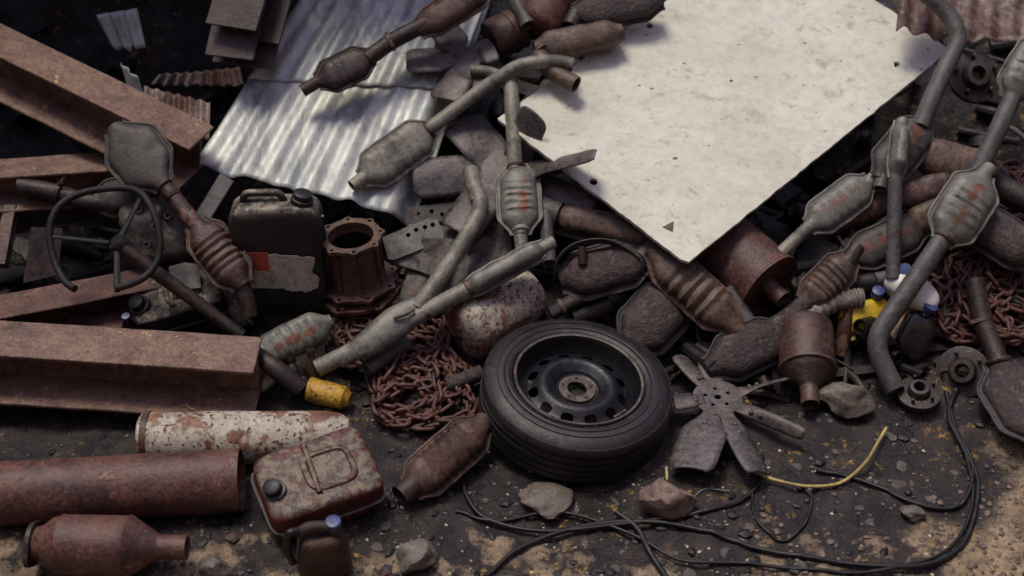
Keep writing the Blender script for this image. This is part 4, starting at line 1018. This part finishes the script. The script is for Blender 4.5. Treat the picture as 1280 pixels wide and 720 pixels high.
Th, fr = flatcan('dusty dark-red metal fuel can lying on its side in front of the white cylinder', c0, P(468, 562, .095) - P(322, 612, .095) , .335, .235, .125, m_redcan, m_plasticc, m_seam, (UP + Vector((-.05, -.22, 0))).normalized())
flatcan('dirt-caked dark can with a blue cap, behind the big beam under the steering column', P(224, 378, .10), P(285, 350, .1) - P(165, 384, .1), .29, .17, .11, m_dustcan, m_plasticc, m_rustdk, (UP + Vector((0, -.25, 0))).normalized(), recess=True)
T = Thing('bottle', 'blue-capped bottle neck poking out behind the big beam, left end of the caked can', 'bottle', P(158, 404, .08))
bm = bmesh.new(); lathe(bm, [(-.10, 0), (-.10, .022), (-.03, .022), (-.01, .012), (.0, .012)], P(158, 398, .15), Vector((0, -.2, 1)), n=18); T.part('body', bm, m_plasticc)
bm = bmesh.new(); lathe(bm, [(0, .013), (.014, .013), (.015, 0)], P(158, 398, .15), Vector((0, -.2, 1)), n=18); T.part('cap', bm, m_blue)
# oily jug
T = Thing('oil_jug', 'grimy brown oil jug with loop handle and blue cap, before the dark-red can', 'jug', P(408, 700, .0))
c = P(404, 688, .09); ex, ey, ez = frame(Vector((1, .2, 0)), Vector((.10, -.05, 1)))
T.part('body', rbox(c, ex, ey, ez, .155, .11, .17, e=4.5, n=10, dentamt=.010, dsc=9, seed=4, top=.80), m_jug)
T.part('handle', tube([c + ex * -.05 + ez * .10 , c + ex * -.085 + ez * .12 - ey * .01, c + ex * -.10 + ez * .05 - ey * .015, c + ex * -.085 - ez * .02 - ey * .01], .011, n=12, rb=.04, hollow=False), m_plasticc)
T.part('shoulder', tube([c + ex * -.06 + ez * .09, c + ex * -.03 + ez * .115, c + ex * .03 + ez * .10], .016, n=12, rb=.03, hollow=False), m_jug)
bm = bmesh.new(); nk = c + ex * .036 + ez * .088; lathe(bm, [(-.02, .024), (.012, .020), (.022, .019)], nk, ez, n=20); T.part('neck', bm, m_amber)
bm = bmesh.new(); lathe(bm, [(.020, .0215), (.036, .021), (.038, .015), (.0365, 0)], nk, ez, n=24); T.part('cap', bm, m_blue)

# ================================================================== STEERING WHEEL
T = Thing('steering_wheel', 'black three-spoke steering wheel still on its long column, at the left', 'steering wheel', P(150, 330, .2))
hub = P(146, 304, .36); end = P(302, 420, .14); ax = (hub - end).normalized()
wc = P(131, 298, .38); nrm_ = (TOCAM * .8 + ax * .55).normalized(); ex, ey, ez = frame(Vector((1, 0, 0)), nrm_)
rx = M(67, wc); ry = M(76, wc) / max(.3, abs(1)); path = [wc + (ex * rx * math.cos(a) + ey * ry * math.sin(a)) * (1 + .035 * math.sin(2 * a + 1)) + nrm_ * .022 * math.sin(3 * a) for a in [math.radians(-70 + 7.5 * i) for i in range(43)]]
bm = bmesh.new(); sweep(bm, path, M(4.6, wc), 14, hollow=False); T.part('rim', bm, m_wheel)
for a in (178, 52, -70):
    q = wc + ex * rx * math.cos(math.radians(a)) + ey * ry * math.sin(math.radians(a))
    T.part('spoke', tube([hub + (q - hub) * .12, hub.lerp(q, .6) , q], M(4, wc), n=10, hollow=False, flat=.6), m_wheel)
bm = bmesh.new(); lathe(bm, [(-.05, .022), (-.03, .03), (.0, .032), (.012, .026), (.014, 0)], hub, (nrm_ + ax).normalized(), n=24); T.part('hub', bm, m_wheel)
T.part('column', tube([hub - ax * .01, end], M(9, hub.lerp(end, .5)), n=16, jit=.002), m_rustdk)

# ================================================================== CASTINGS, BRACKETS, PLATES
def perforated(T, name, A, B, wpx, holes, m, up=FU, t=.003):
    ex, ey, ez = frame(B - A, up); L = (B - A).length; wd = M(wpx / 2, A)
    out = [(0, -wd * .8), (L * .1, -wd), (L * .9, -wd), (L, -wd * .6), (L * .98, wd * .7), (L * .85, wd), (L * .05, wd * .9)]
    return T.part(name, prism([out] + [circ(L * u, wd * v, r, 10) for u, v, r in holes], A, ex, ey, ez, t), m)
T = Thing('gearbox_casting', 'dusty grey gearbox casting wedged behind the brown ribbed converter', 'casting', P(195, 290, .1))
T.part('body', blob(P(196, 292, .18), (.14, .10, .13), 4, .3, seed=3, cuts=9), m_cast)
for q in ((176, 262), (196, 284), (212, 270), (186, 306)):
    bm = bmesh.new(); lathe(bm, [(0, 0), (.0, .014), (.03, .013), (.03, .006), (.012, .006)], P(q[0], q[1], .25) , TOCAM, n=14); T.part('boss', bm, m_cast)
T = Thing('metal_bar', 'flat grey steel bar leaning beside the jerry can under the tin sheet', 'bar', P(262, 262, .15), 'loose flat steel')
bm = bmesh.new(); A, B = P(246, 284, .18), P(284, 222, .22); ex, ey, ez = frame(B - A, FU); box(bm, A.lerp(B, .5), ex, ey, ez, (B - A).length, .055, .012); bevel(T.part('bar', bm, m_greydk), .004)
T = Thing('metal_plate', 'small bent grey plate above the caked can', 'plate', P(230, 345, .15), 'loose flat steel')
T.part('plate', prism([[(-.05, -.04), (.045, -.05), (.05, .03), (.01, .045), (-.04, .04)]], P(230, 345, .20), Vector((1, .3, 0)).normalized(), Vector((-.25, .8, .5)).normalized(), FU, .003), m_greydk)
T = Thing('metal_plate', 'dark sheet steel offcut leaning in the shadow left of the steering wheel', 'plate', P(55, 320, .1), 'loose flat steel')
T.part('plate', prism([[(-.06, -.09), (.05, -.07), (.07, .08), (-.03, .09)]], P(52, 318, .16), Vector((1, .1, 0)).normalized(), Vector((0, .6, .8)).normalized(), FU, .003), m_darkbeam)
# crushed perforated brackets in the middle
T = Thing('crushed_bracket', 'crushed grey sheet bracket with rows of round holes, right of the gear housing', 'bracket', P(540, 310, .08))
def crump(quad, seed, amp=.03):
    a, b, c, d = quad; nn = (b - a).cross(d - a).normalized()
    def fn(u, v):
        q = (a * (1 - u) + b * u) * (1 - v) + (d * (1 - u) + c * u) * v
        k = abs(noise.noise(q * 8 + Vector((seed, 0, 0)))) * amp * 1.6 - abs(noise.noise(q * 17 + Vector((0, seed, 0)))) * amp * .6
        return q + nn * k + noise.noise_vector(q * 12) * .008
    return surf(fn, 34, 30)
o = T.part('crumpled_sheet', crump((P(496, 392, .08), P(590, 372, .12), P(612, 272, .12), P(522, 290, .10)), 3), m_shelldk, ang=30); solid(o, .003, 0)
o = T.part('crumpled_sheet', crump((P(484, 330, .10), P(560, 350, .15), P(566, 300, .17), P(500, 296, .14)), 9, .02), m_cast, ang=30); solid(o, .003, 0)
perforated(T, 'perforated_strip', P(480, 312, .15), P(552, 284, .16), 34, [(.45, .35, .008), (.60, .5, .008), (.75, .45, .008), (.88, .4, .008)], m_shell)
perforated(T, 'perforated_strip', P(506, 270, .12), P(590, 262, .12), 24, [(.2, .1, .007), (.4, .2, .008), (.55, -.2, .007)], m_shelldk)
o = T.part('crumpled_sheet', crump((P(586, 350, .10), P(646, 330, .12), P(626, 262, .14), P(584, 274, .14)), 15), m_cast, ang=30); solid(o, .003, 0)
T = Thing('crushed_bracket', 'weathered flat plank-like plate lying under the board, left of the tan muffler pipe', 'bracket', P(700, 270, .08))
bm = bmesh.new(); A, B = P(664, 266, .13), P(748, 292, .14); ex, ey, ez = frame(B - A, FU); box(bm, A.lerp(B, .5), ex, ey, ez, (B - A).length, .085, .010); dent(bm, .004); T.part('plate', bm, m_cast)

# brake hubs
def hubpart(label, c, r, ax, m, group='rusty wheel hubs'):
    T = Thing('wheel_hub', label, 'wheel hub', c, group)
    bm = bmesh.new(); lathe(bm, [(0, r * .3), (0, r), (r * .22, r), (r * .24, r * .92), (r * .26, r * .55), (r * .55, r * .50), (r * .62, r * .44), (r * .64, r * .28), (r * .5, r * .24), (r * .1, r * .22)], c, ax, n=44); dent(bm, .003, 12); T.part('drum', bm, m)
    ex, ey, ez = frame(ax, Vector((0, 1, .3))); 
    for i in range(5):
        a = 2 * math.pi * i / 5 + .4; bm = bmesh.new(); lathe(bm, [(0, r * .08), (r * .34, r * .08), (r * .36, 0)], c + ex * r * .2 + (ey * math.cos(a) + ez * math.sin(a)) * r * .76, ax, n=8); T.part('stud', bm, m)
hubpart('dark plum brake hub sitting on the whitish tin, upper right', P(1217, 98, .20), M(33, P(1217, 98, .2)), FU, m_rustdk)
hubpart('dark rusty hub on the ground at the right, between the chain heap and the hoses', P(1204, 466, .03), M(33, P(1204, 466, .05)), (FU + Vector((-.4, 0, 0))).normalized(), m_rustdk)
hubpart('small red-rusty hub on the ground beside the elbowed pipe tip', P(1148, 494, .03), M(27, P(1148, 494, .05)), (UP + Vector((-.1, -.1, 0))).normalized(), m_rustdk)

# ================================================================== CHAINS
def link_mesh(L=.073, Wd=.043, r=.0066):
    pts = []; hl = (L - Wd) / 2; q = Wd / 2 - r
    for i in range(9): a = -math.pi / 2 + math.pi * i / 8; pts.append(Vector((hl + q * math.cos(a), q * math.sin(a), 0)))
    for i in range(9): a = math.pi / 2 + math.pi * i / 8; pts.append(Vector((-hl + q * math.cos(a), q * math.sin(a), 0)))
    bm = bmesh.new(); n = 8; rings = []
    m = len(pts)
    for i in range(m):
        t = (pts[(i + 1) % m] - pts[i - 1]).normalized(); s = Vector((0, 0, 1)); o = t.cross(s)
        rings.append([bm.verts.new(pts[i] + (o * math.cos(2 * math.pi * k / n) + s * math.sin(2 * math.pi * k / n)) * r) for k in range(n)])
    for i in range(m):
        for k in range(n): bm.faces.new((rings[i][k], rings[i][(k + 1) % n], rings[(i + 1) % m][(k + 1) % n], rings[(i + 1) % m][k]))
    bmesh.ops.recalc_face_normals(bm, faces=bm.faces)
    me = bpy.data.meshes.new('link'); bm.to_mesh(me); bm.free(); me.shade_smooth(); me.materials.append(m_chain); return me
LM = link_mesh()
def chain(label, poly, count, seed, hmax, group='heaps of rusty chain', keep=90, pitch=.053, base=0.01):
    rr = random.Random(seed); xs = [p_[0] for p_ in poly]; ys = [p_[1] for p_ in poly]
    cx_, cy_ = sum(xs) / len(xs), sum(ys) / len(ys)
    def inside(x, y):
        c = False; j = len(poly) - 1
        for i in range(len(poly)):
            if (poly[i][1] > y) != (poly[j][1] > y) and x < (poly[j][0] - poly[i][0]) * (y - poly[i][1]) / (poly[j][1] - poly[i][1]) + poly[i][0]: c = not c
            j = i
        return c
    def edge(x, y): # normalised closeness to centre
        dx = (x - cx_) / (max(xs) - min(xs)) * 2; dy = (y - cy_) / (max(ys) - min(ys)) * 2
        return max(0, 1 - math.sqrt(dx * dx + dy * dy))
    T = Thing('chain', label, 'chain', P(cx_, cy_, base), group)
    x, y = cx_, cy_; a = rr.uniform(0, 6.28); mats_ = []; da = 0
    for i in range(count):
        for tr in range(24):
            da = da * .6 + rr.uniform(-.55, .55); na = a + da + (rr.uniform(-2, 2) if tr > 6 else 0)
            st = pitch / M(1, P(cx_, cy_, base)); nx, ny = x + st * math.cos(na), y + st * math.sin(na) * .72
            if inside(nx, ny): break
        else: nx, ny = cx_ + rr.uniform(-1, 1) * 20, cy_ + rr.uniform(-1, 1) * 10
        a = na; lay = (i / count)
        h = base + .008 + hmax * edge(nx, ny) ** .7 * (lay ** .8) + .012 * lay + rr.uniform(0, .008)
        q = P(nx, ny, h); p0 = P(x, y, h); d = (q - p0); x, y = nx, ny
        if d.length < 1e-5: continue
        d = (d.normalized() + Vector((0, 0, rr.uniform(-.25, .25)))).normalized()
        ex, ey, ez = frame(d, Vector((rr.uniform(-.3, .3), rr.uniform(-.3, .3), 1)))
        roll = (math.radians(38) if i % 2 else math.radians(-52)) + rr.uniform(-.4, .4)
        Mx = Matrix((ex, ey, ez)).transposed().to_4x4() @ Matrix.Rotation(roll, 4, 'X'); Mx.translation = p0.lerp(q, .5) - T.at
        mats_.append(Mx)
    rest = mats_[:-keep]; top = mats_[-keep:]
    for Mx in top:
        o = bpy.data.objects.new('link', LM); COL.objects.link(o); o.parent = T.o; o.matrix_local = Mx
    if rest:
        bm = bmesh.new()
        for Mx in rest:
            t = bmesh.new(); t.from_mesh(LM); t.transform(Mx); me = bpy.data.meshes.new('t'); t.to_mesh(me); t.free(); bm.from_mesh(me); bpy.data.meshes.remove(me)
        me = bpy.data.meshes.new('links'); bm.to_mesh(me); bm.free(); me.shade_smooth(); me.materials.append(m_chain)
        o = bpy.data.objects.new('links', me); COL.objects.link(o); o.parent = T.o; o['kind'] = 'stuff'
chain('rusty chain heap between the gear housing and the tyre, under the diagonal pipe', [(420, 392), (500, 372), (560, 392), (560, 440), (600, 470), (592, 520), (520, 540), (468, 520), (462, 470), (410, 450)], 250, 3, .05)
chain('wide rusty chain heap at the right, behind the white bottle', [(1176, 300), (1240, 300), (1300, 330), (1300, 420), (1250, 432), (1190, 424), (1160, 396), (1150, 350)], 240, 5, .065)
chain('chain strands in the dark hollow behind the big rust-striped converter', [(1120, 252), (1170, 300), (1160, 335), (1092, 340), (1060, 334), (1110, 300)], 90, 8, .03, keep=60)
chain('chain tangled in the gap beside the lower left edge of the board', [(690, 238), (722, 225), (790, 268), (760, 282), (690, 262)], 60, 9, .04, keep=50, base=.08)
chain('chain at the right edge above the dark plum converter', [(1236, 205), (1300, 196), (1300, 250), (1246, 240)], 50, 11, .04, keep=50, base=.1)
chain('short run of chain on the ground by the banded pipe, right', [(1190, 408), (1212, 402), (1300, 412), (1300, 426), (1216, 424)], 20, 12, .01, keep=20)

# ================================================================== BOTTLES AND SMALL THINGS
def bottle(name, label, A, B, prof, m, capm=None, cat='bottle', sx=1.0, n=24, cap=(.9, 1.0)):
    """prof: list of (fraction, radius m)"""
    T = Thing(name, label, cat, A); ax = B - A; L = ax.length
    bm = bmesh.new(); lathe(bm, [(f * L, r) for f, r in prof], A, ax, n=n); dent(bm, .003, 14); T.part('body', bm, m)
    if capm:
        r = prof[-1][1] if prof[-1][1] > .004 else prof[-2][1]
        bm = bmesh.new(); lathe(bm, [(L * cap[0], r * 1.15), (L * cap[1], r * 1.15), (L * cap[1] + .002, r * .8), (L * cap[1], 0)], A, ax, n=24); T.part('cap', bm, capm)
    return T
p0 = P(1050, 444, .02); bottle('bottle', 'amber grimy glass bottle standing left of the yellow can', p0, P(1064, 374, .15), [(0, 0), (0, .024), (.02, .027), (.55, .026), (.72, .016), (.80, .012), (.9, .012), (.97, .016), (1.0, .016), (1.0, .011), (.9, .009)], m_amber)
T = Thing('plastic_can', 'bright yellow plastic can lying behind the elbowed pipe', 'can', P(1078, 400, .03))
c = P(1080, 396, .08); ex, ey, ez = frame(P(1112, 384, .1) - P(1046, 402, .1), FU); T.part('body', rbox(c, ex, ey, ez, .17, .095, .07, e=4, n=8, dentamt=.004), m_yellow)
bm = bmesh.new(); lathe(bm, [(0, .014), (.014, .014), (.015, 0)], c - ex * .06 - ey * .05, -ey, n=12); T.part('spout', bm, m_straw)
bm = bmesh.new(); lathe(bm, [(0, .0), (0, .021), (.03, .020), (.032, .016), (.032, 0)], P(1096, 370, .12), (UP + Vector((0, -.2, 0))).normalized(), n=24); T.part('cap', bm, m_blue)
bottle('bottle', 'black bottle lying on its side just above the yellow can', P(1042, 356, .11), P(1112, 350, .12), [(0, 0), (0, .026), (.05, .031), (.65, .031), (.8, .026), (.9, .016), (1, .016)], m_plasticc)
T = Thing('pipe_stub', 'small open grey pipe mouth beside the white bottle', 'pipe', P(1100, 345, .12)); pipe(T, PL([(1126, 344, .13), (1094, 350, .13)]), 19, m_greydk)
# white lumpy bottle, two lobes
T = Thing('plastic_bottle', 'white rust-stained plastic bottle with a grey-blue cap behind the elbowed pipe', 'bottle', P(1140, 370, .05))
c = P(1139, 362, .135); ex, ey, ez = frame(P(1166, 376, .1) - P(1122, 350, .1), FU); T.part('body', rbox(c, ex, ey, ez, .19, .11, .08, e=2.6, n=9, dentamt=.008, dsc=12), m_white)
q = P(1131, 338, .17); bm = bmesh.new(); lathe(bm, [(-.03, .020), (0, .018), (.0, .021), (.014, .021), (.015, 0)], q, (TOCAM + Vector((-.2, 0, .3))).normalized(), n=24); T.part('cap', bm, m_blue)
T = Thing('glass_bottle', 'dark flat-sided bottle with a blue cap leaning against the white bottle', 'bottle', P(1146, 440, .02))
c = P(1143, 420, .07); ex, ey, ez = frame(P(1160, 392, .12) - P(1134, 448, .04), TOCAM); T.part('body', rbox(c, ex, ey, ez, .155, .115, .06, e=3.2, n=9, dentamt=.003), m_glass)
bm = bmesh.new(); lathe(bm, [(0, .020), (.03, .018)], c + ex * .07, ex + Vector((.1, 0, 0)), n=20); T.part('neck', bm, m_glass)
bm = bmesh.new(); lathe(bm, [(0, .022), (.018, .022), (.019, 0)], P(1161, 386, .14), (ex + TOCAM).normalized(), n=24); T.part('cap', bm, m_blue)
bottle('plastic_bottle', 'peach and white plastic bottle under the elbow of the grey pipe', P(1098, 446, .03), P(1140, 388, .09), [(0, 0), (0, .020), (.1, .025), (.7, .024), (.9, .014), (1, .012), (1, 0)], m_peach)
T = Thing('plastic_scrap', 'crumpled whitish plastic scrap left of the grey pipe elbow', 'plastic scrap', P(1080, 420, .02)); T.part('scrap', blob(P(1080, 416, .04), (.032, .03, .03), 3, .4, seed=8), m_seam)
# ribbed hose
T = Thing('ribbed_hose', 'pale ribbed hose piece lying between the rusty exhaust and the yellow can', 'hose', P(1040, 380, .08))
pts = catmull(PL([(1000, 402, .11), (1030, 384, .13), (1058, 374, .14), (1078, 372, .14)]), 14); r0 = M(12, pts[10]); bm = bmesh.new()
sweep(bm, pts, [r0 * (1 + .10 * math.sin(i * 1.5)) for i in range(len(pts))], 18); T.part('hose', bm, m_hose)
# yellow crushed can, small bottles at the left beam end
bottle('oil_can', 'dented dirty-yellow oil can lying on the ground just right of the big beam end', P(386, 486, .045), P(438, 500, .035), [(0, 0), (0, .038), (.02, .040), (.3, .041), (.82, .037), (.86, .040), (.9, .030), (1.0, .022), (1.0, .015), (.9, .014)], m_yeldirty, cat='can')
bottle('bottle', 'stubby dark bottle standing between the grey converter and the yellow can', P(372, 492, .02), P(362, 446, .11), [(0, 0), (0, .022), (.6, .024), (.78, .015), (.8, .014), (.85, .017), (1.0, .017), (1, .010), (.8, .009)], m_glass)
bottle('bottle', 'amber bottle neck rising in front of the small grey converter', P(392, 480, .02), P(388, 436, .13), [(0, 0), (0, .02), (.5, .021), (.7, .012), (.9, .011), (.92, .014), (1.0, .014), (1, .007), (.8, .007)], m_amber)
bottle('bottle', 'second stubby dark bottle touching the yellow can', P(386, 498, .02), P(376, 462, .09), [(0, 0), (0, .02), (.6, .021), (.75, .014), (.85, .017), (1.0, .017), (1, .010), (.8, .009)], m_glass)

# ================================================================== STONES
def stone(label, px, py, rpx, h, m, seed, rz=.8, ry=.8, name='stone', cuts=7, group='stones on the ground'):
    c = P(px, py, h); r = M(rpx, c)
    return single(name, blob(c, (r, r * ry, r * rz), 4, .22, seed=seed, cuts=cuts), m, label, 'stone', c - Vector((0, 0, r * rz * .8)), group, ang=32)
stone('rounded pinkish stone on the ground below the tyre and fan', 834, 625, 35, .05, m_stone, 4, .75)
stone('grey and pink stone right of the rusty canister spout', 1056, 500, 35, .045, m_stoneg, 7, .55, .75)
stone('pale concrete lump near the bottom edge', 518, 692, 30, .045, m_conc, 12, .8, .85, cuts=10)
stone('grey stone cut by the bottom edge at the left', 270, 714, 26, .03, m_conc, 15, .8, .8)
stone('flat dark stone set in the ground under the tyre', 680, 622, 36, .012, m_stoneg, 19, .35, .9)
stone('small pale stone at the very bottom edge, left of the concrete lump', 476, 716, 12, .015, m_stone, 23)
stone('dark stone at the bottom right of the cable loops', 1140, 640, 16, .01, m_stoneg, 25, .5)
stone('small flat stone beside the big rusty pipe end', 290, 672, 9, .012, m_stoneg, 27, .5)

# ================================================================== CABLES, STRAW
def cable(label, pts, wpx, m=m_cable, name='cable', cat='cable', group='black cables on the ground', h=.010, amp=0):
    q = catmull([P(x, y, h) for x, y in pts], 10); q = [p_ + Vector((0, 0, max(0, .02 * noise.noise(p_ * 4)))) for p_ in q]
    for i_ in range(len(q)):
        g_ = GZ(q[i_].x, q[i_].y); q[i_].z = max(q[i_].z, g_ + M(wpx / 2, q[i_]))
    bm = bmesh.new(); sweep(bm, q, M(wpx / 2, q[len(q) // 2]), 10, hollow=False)
    single(name, bm, m, label, cat, q[len(q) // 2], group)
cable('thick black cable looping round the right side and along the bottom', [(1196, 486), (1186, 520), (1204, 560), (1222, 600), (1216, 652), (1196, 688), (1150, 708), (1090, 708), (1010, 698), (940, 684), (876, 664), (800, 652), (720, 660), (650, 686), (606, 724)], 7)
cable('second black cable beside the outer loop at the right', [(1182, 490), (1196, 540), (1216, 580), (1206, 626), (1178, 636), (1140, 628), (1096, 608), (1060, 596), (1020, 588)], 6)
cable('black cable curving in front of the tyre', [(578, 590), (584, 622), (610, 650), (680, 664), (770, 656), (850, 646), (910, 634), (948, 606), (952, 570)], 6)
cable('black cable crossing down to the bottom edge under the pink stone', [(770, 640), (796, 660), (812, 690), (836, 728)], 8)
cable('thin black cable loop at the bottom right centre', [(940, 610), (944, 650), (976, 676), (1004, 660), (1014, 626), (1000, 610)], 4)
cable('thin black cable along the lower right edge of the loops', [(1206, 560), (1216, 620), (1200, 670), (1160, 700), (1080, 716), (1000, 712), (930, 704), (850, 700), (790, 668), (700, 640), (620, 652), (570, 640)], 5)
cable('thin wire reaching from the pink stone to the right', [(866, 622), (884, 612), (912, 614)], 2.5, m_seam, 'wire', 'wire', None)
cable('pale yellow straw curving over the ground right of the fan', [(944, 592), (966, 602), (1010, 611), (1052, 603), (1082, 578), (1098, 552), (1108, 535)], 4.5, m_straw, 'straw', 'straw', None, h=.022)
T = Thing('twig', 'tiny yellow twig standing up on the pinkish stone', 'twig', P(834, 598, .08)); T.part('stem', tube(PL([(834, 600, .09), (833, 584, .10)]), .004, n=8, hollow=False), m_straw)

# ================================================================== LOOSE STUFF
def scatter(name, n, m, size, region, seed, kind='stuff', flat=.6, hexp=1.0, label=None):
    rr = random.Random(seed); bm = bmesh.new()
    for _ in range(n):
        px, py = region(rr)
        p_ = P(px, py, 0); z = GZ(p_.x, p_.y); s = size * rr.uniform(.35, 1.0) ** 1.5
        ret = bmesh.ops.create_icosphere(bm, subdivisions=1, radius=1)
        sc = Vector((s * rr.uniform(.6, 1.3), s * rr.uniform(.6, 1.2), s * flat * rr.uniform(.5, 1.1))); Rm = Matrix.Rotation(rr.uniform(0, 6.28), 3, 'Z')
        for v in ret['verts']:
            q = v.co * (1 + rr.uniform(-.3, .15)); v.co = Vector((p_.x, p_.y, z + s * flat * .3)) + Rm @ Vector((q.x * sc.x, q.y * sc.y, q.z * sc.z))
    o = mesh_obj(name, bm, m, Vector((0, 0, 0)), None, ang=20); o['kind'] = kind; 
    if label: tag(o, label, 'debris')
    return o
def reg_br(r):
    while True:
        x = r.uniform(850, 1330); y = r.uniform(500, 740)
        if (x - 850) / 480 + (y - 500) / 240 > r.uniform(.8, 1.5): return x, y
scatter('gravel', 420, m_gravel, .012, reg_br, 1, label='loose tan gravel over the dry soil, bottom right')
scatter('grit', 500, m_stoneg, .008, lambda r: (r.uniform(-40, 1320), r.uniform(450, 740)), 2, label='small grey grit over the oily ground')
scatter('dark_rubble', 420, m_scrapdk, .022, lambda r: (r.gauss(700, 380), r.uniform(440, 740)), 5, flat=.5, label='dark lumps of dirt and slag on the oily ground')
scatter('flat_shards', 130, m_cast, .026, lambda r: (r.gauss(760, 320), r.uniform(500, 735)), 6, flat=.12, label='thin metal and stone shards on the oily ground')
scatter('pale_chips', 300, m_fleck, .007, lambda r: (r.gauss(760, 260), r.uniform(520, 735)), 3, flat=.3, label='pale and ochre chips strewn over the dark ground')
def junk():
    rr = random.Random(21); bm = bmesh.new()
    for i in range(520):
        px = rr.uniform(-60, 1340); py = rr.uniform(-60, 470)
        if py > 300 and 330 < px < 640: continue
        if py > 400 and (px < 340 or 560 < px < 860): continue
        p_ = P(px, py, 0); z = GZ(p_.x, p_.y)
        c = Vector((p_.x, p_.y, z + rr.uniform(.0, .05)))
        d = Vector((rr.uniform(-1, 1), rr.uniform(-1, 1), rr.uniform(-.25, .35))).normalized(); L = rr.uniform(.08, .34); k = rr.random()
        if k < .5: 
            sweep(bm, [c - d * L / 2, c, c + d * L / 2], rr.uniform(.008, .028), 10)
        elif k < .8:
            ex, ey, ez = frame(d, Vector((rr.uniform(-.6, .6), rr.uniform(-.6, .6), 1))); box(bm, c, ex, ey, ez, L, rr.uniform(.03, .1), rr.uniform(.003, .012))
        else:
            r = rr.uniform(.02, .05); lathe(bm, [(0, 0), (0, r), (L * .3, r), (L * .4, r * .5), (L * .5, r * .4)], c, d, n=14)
    o = mesh_obj('scrap_debris', bm, m_scrapdk, Vector((0, 0, 0)), None, ang=35); tag(o, 'dark jumbled scrap filling the hollows of the pile', 'scrap', kind='stuff')  # near-black scrap colour paints shade into the hollows
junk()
def rustbits():
    rr = random.Random(33); bm = bmesh.new()
    for i in range(170):
        px = rr.uniform(640, 1320); py = rr.uniform(200, 500)
        if 600 < px < 860 and py > 380: continue
        p_ = P(px, py, 0); z = GZ(p_.x, p_.y); c = Vector((p_.x, p_.y, z + rr.uniform(.005, .03)))
        d = Vector((rr.uniform(-1, 1), rr.uniform(-1, 1), rr.uniform(-.15, .2))).normalized(); L = rr.uniform(.04, .14)
        if rr.random() < .6: sweep(bm, [c - d * L / 2, c + Vector((0, 0, .01)), c + d * L / 2], rr.uniform(.004, .013), 8)
        else:
            ex, ey, ez = frame(d, Vector((rr.uniform(-.5, .5), rr.uniform(-.5, .5), 1))); box(bm, c, ex, ey, ez, L, rr.uniform(.01, .05), .004)
    o = mesh_obj('rusty_fragments', bm, m_rustdk, Vector((0, 0, 0)), None, ang=35); tag(o, 'small rusty fragments among the converters', 'scrap', kind='stuff')
rustbits()

# unseen roof added past the upper left to shade the hollow and tin
T = Thing('shade_roof', 'unseen corrugated sheet on posts, added to shade the pile, upper left', 'shade sheet', Vector((-1.7, 5.6, 0)))
def rf(u, v):
    q = Vector((-3.4 + 3.15 * u, 4.46 + 2.0 * v + .05 * noise.noise(Vector((u * 20, 1, 2))), 1.55 + .25 * v)); q.z += .012 * math.sin(u * 34 * 2 * math.pi); q.x += (.10 * noise.noise(Vector((v * 6, 4, 2)))) * u; return q
o = T.part('shade_sheet', surf(rf, 340, 12), m_tinrust, ang=60); solid(o, .002)
for x, y in ((-3.2, 6.3), (-.8, 6.3), (-3.2, 5.15)):
    T.part('post', tube([Vector((x, y, -.2)), Vector((x, y, 1.55))], .03, n=12), m_darkbeam)

# walls added outside the view to block light from the low sky
def shade_wall(label, a, b, h):
    T = Thing('shade_wall', label, 'wall', a.lerp(b, .5), 'added walls shading the pile')
    d = (b - a); L = d.length; d.normalize(); n_ = Vector((-d.y, d.x, 0))
    o = T.part('sheeting', surf(lambda u, v: a + d * (L * u) + Vector((0, 0, h * v - .3)) + n_ * .02 * math.sin(u * L / .15 * 6.283), int(L / .15 * 6), 3), m_tinrust, ang=60); solid(o, .002)
    for i in range(int(L / 3) + 1):
        T.part('post', tube([a + d * 3 * i - n_ * .08 + Vector((0, 0, -.3)), a + d * 3 * i - n_ * .08 + Vector((0, 0, h))], .04, n=10), m_darkbeam)
shade_wall('tall added corrugated shade wall behind the photographer', Vector((-7, -3.2, 0)), Vector((7, -3.2, 0)), 9.0)
shade_wall('added corrugated shade wall along the left side', Vector((-7, -3.2, 0)), Vector((-7, 8, 0)), 7.5)
shade_wall('added corrugated shade wall along the right side', Vector((6.5, 8, 0)), Vector((6.5, -3.2, 0)), 8.5)
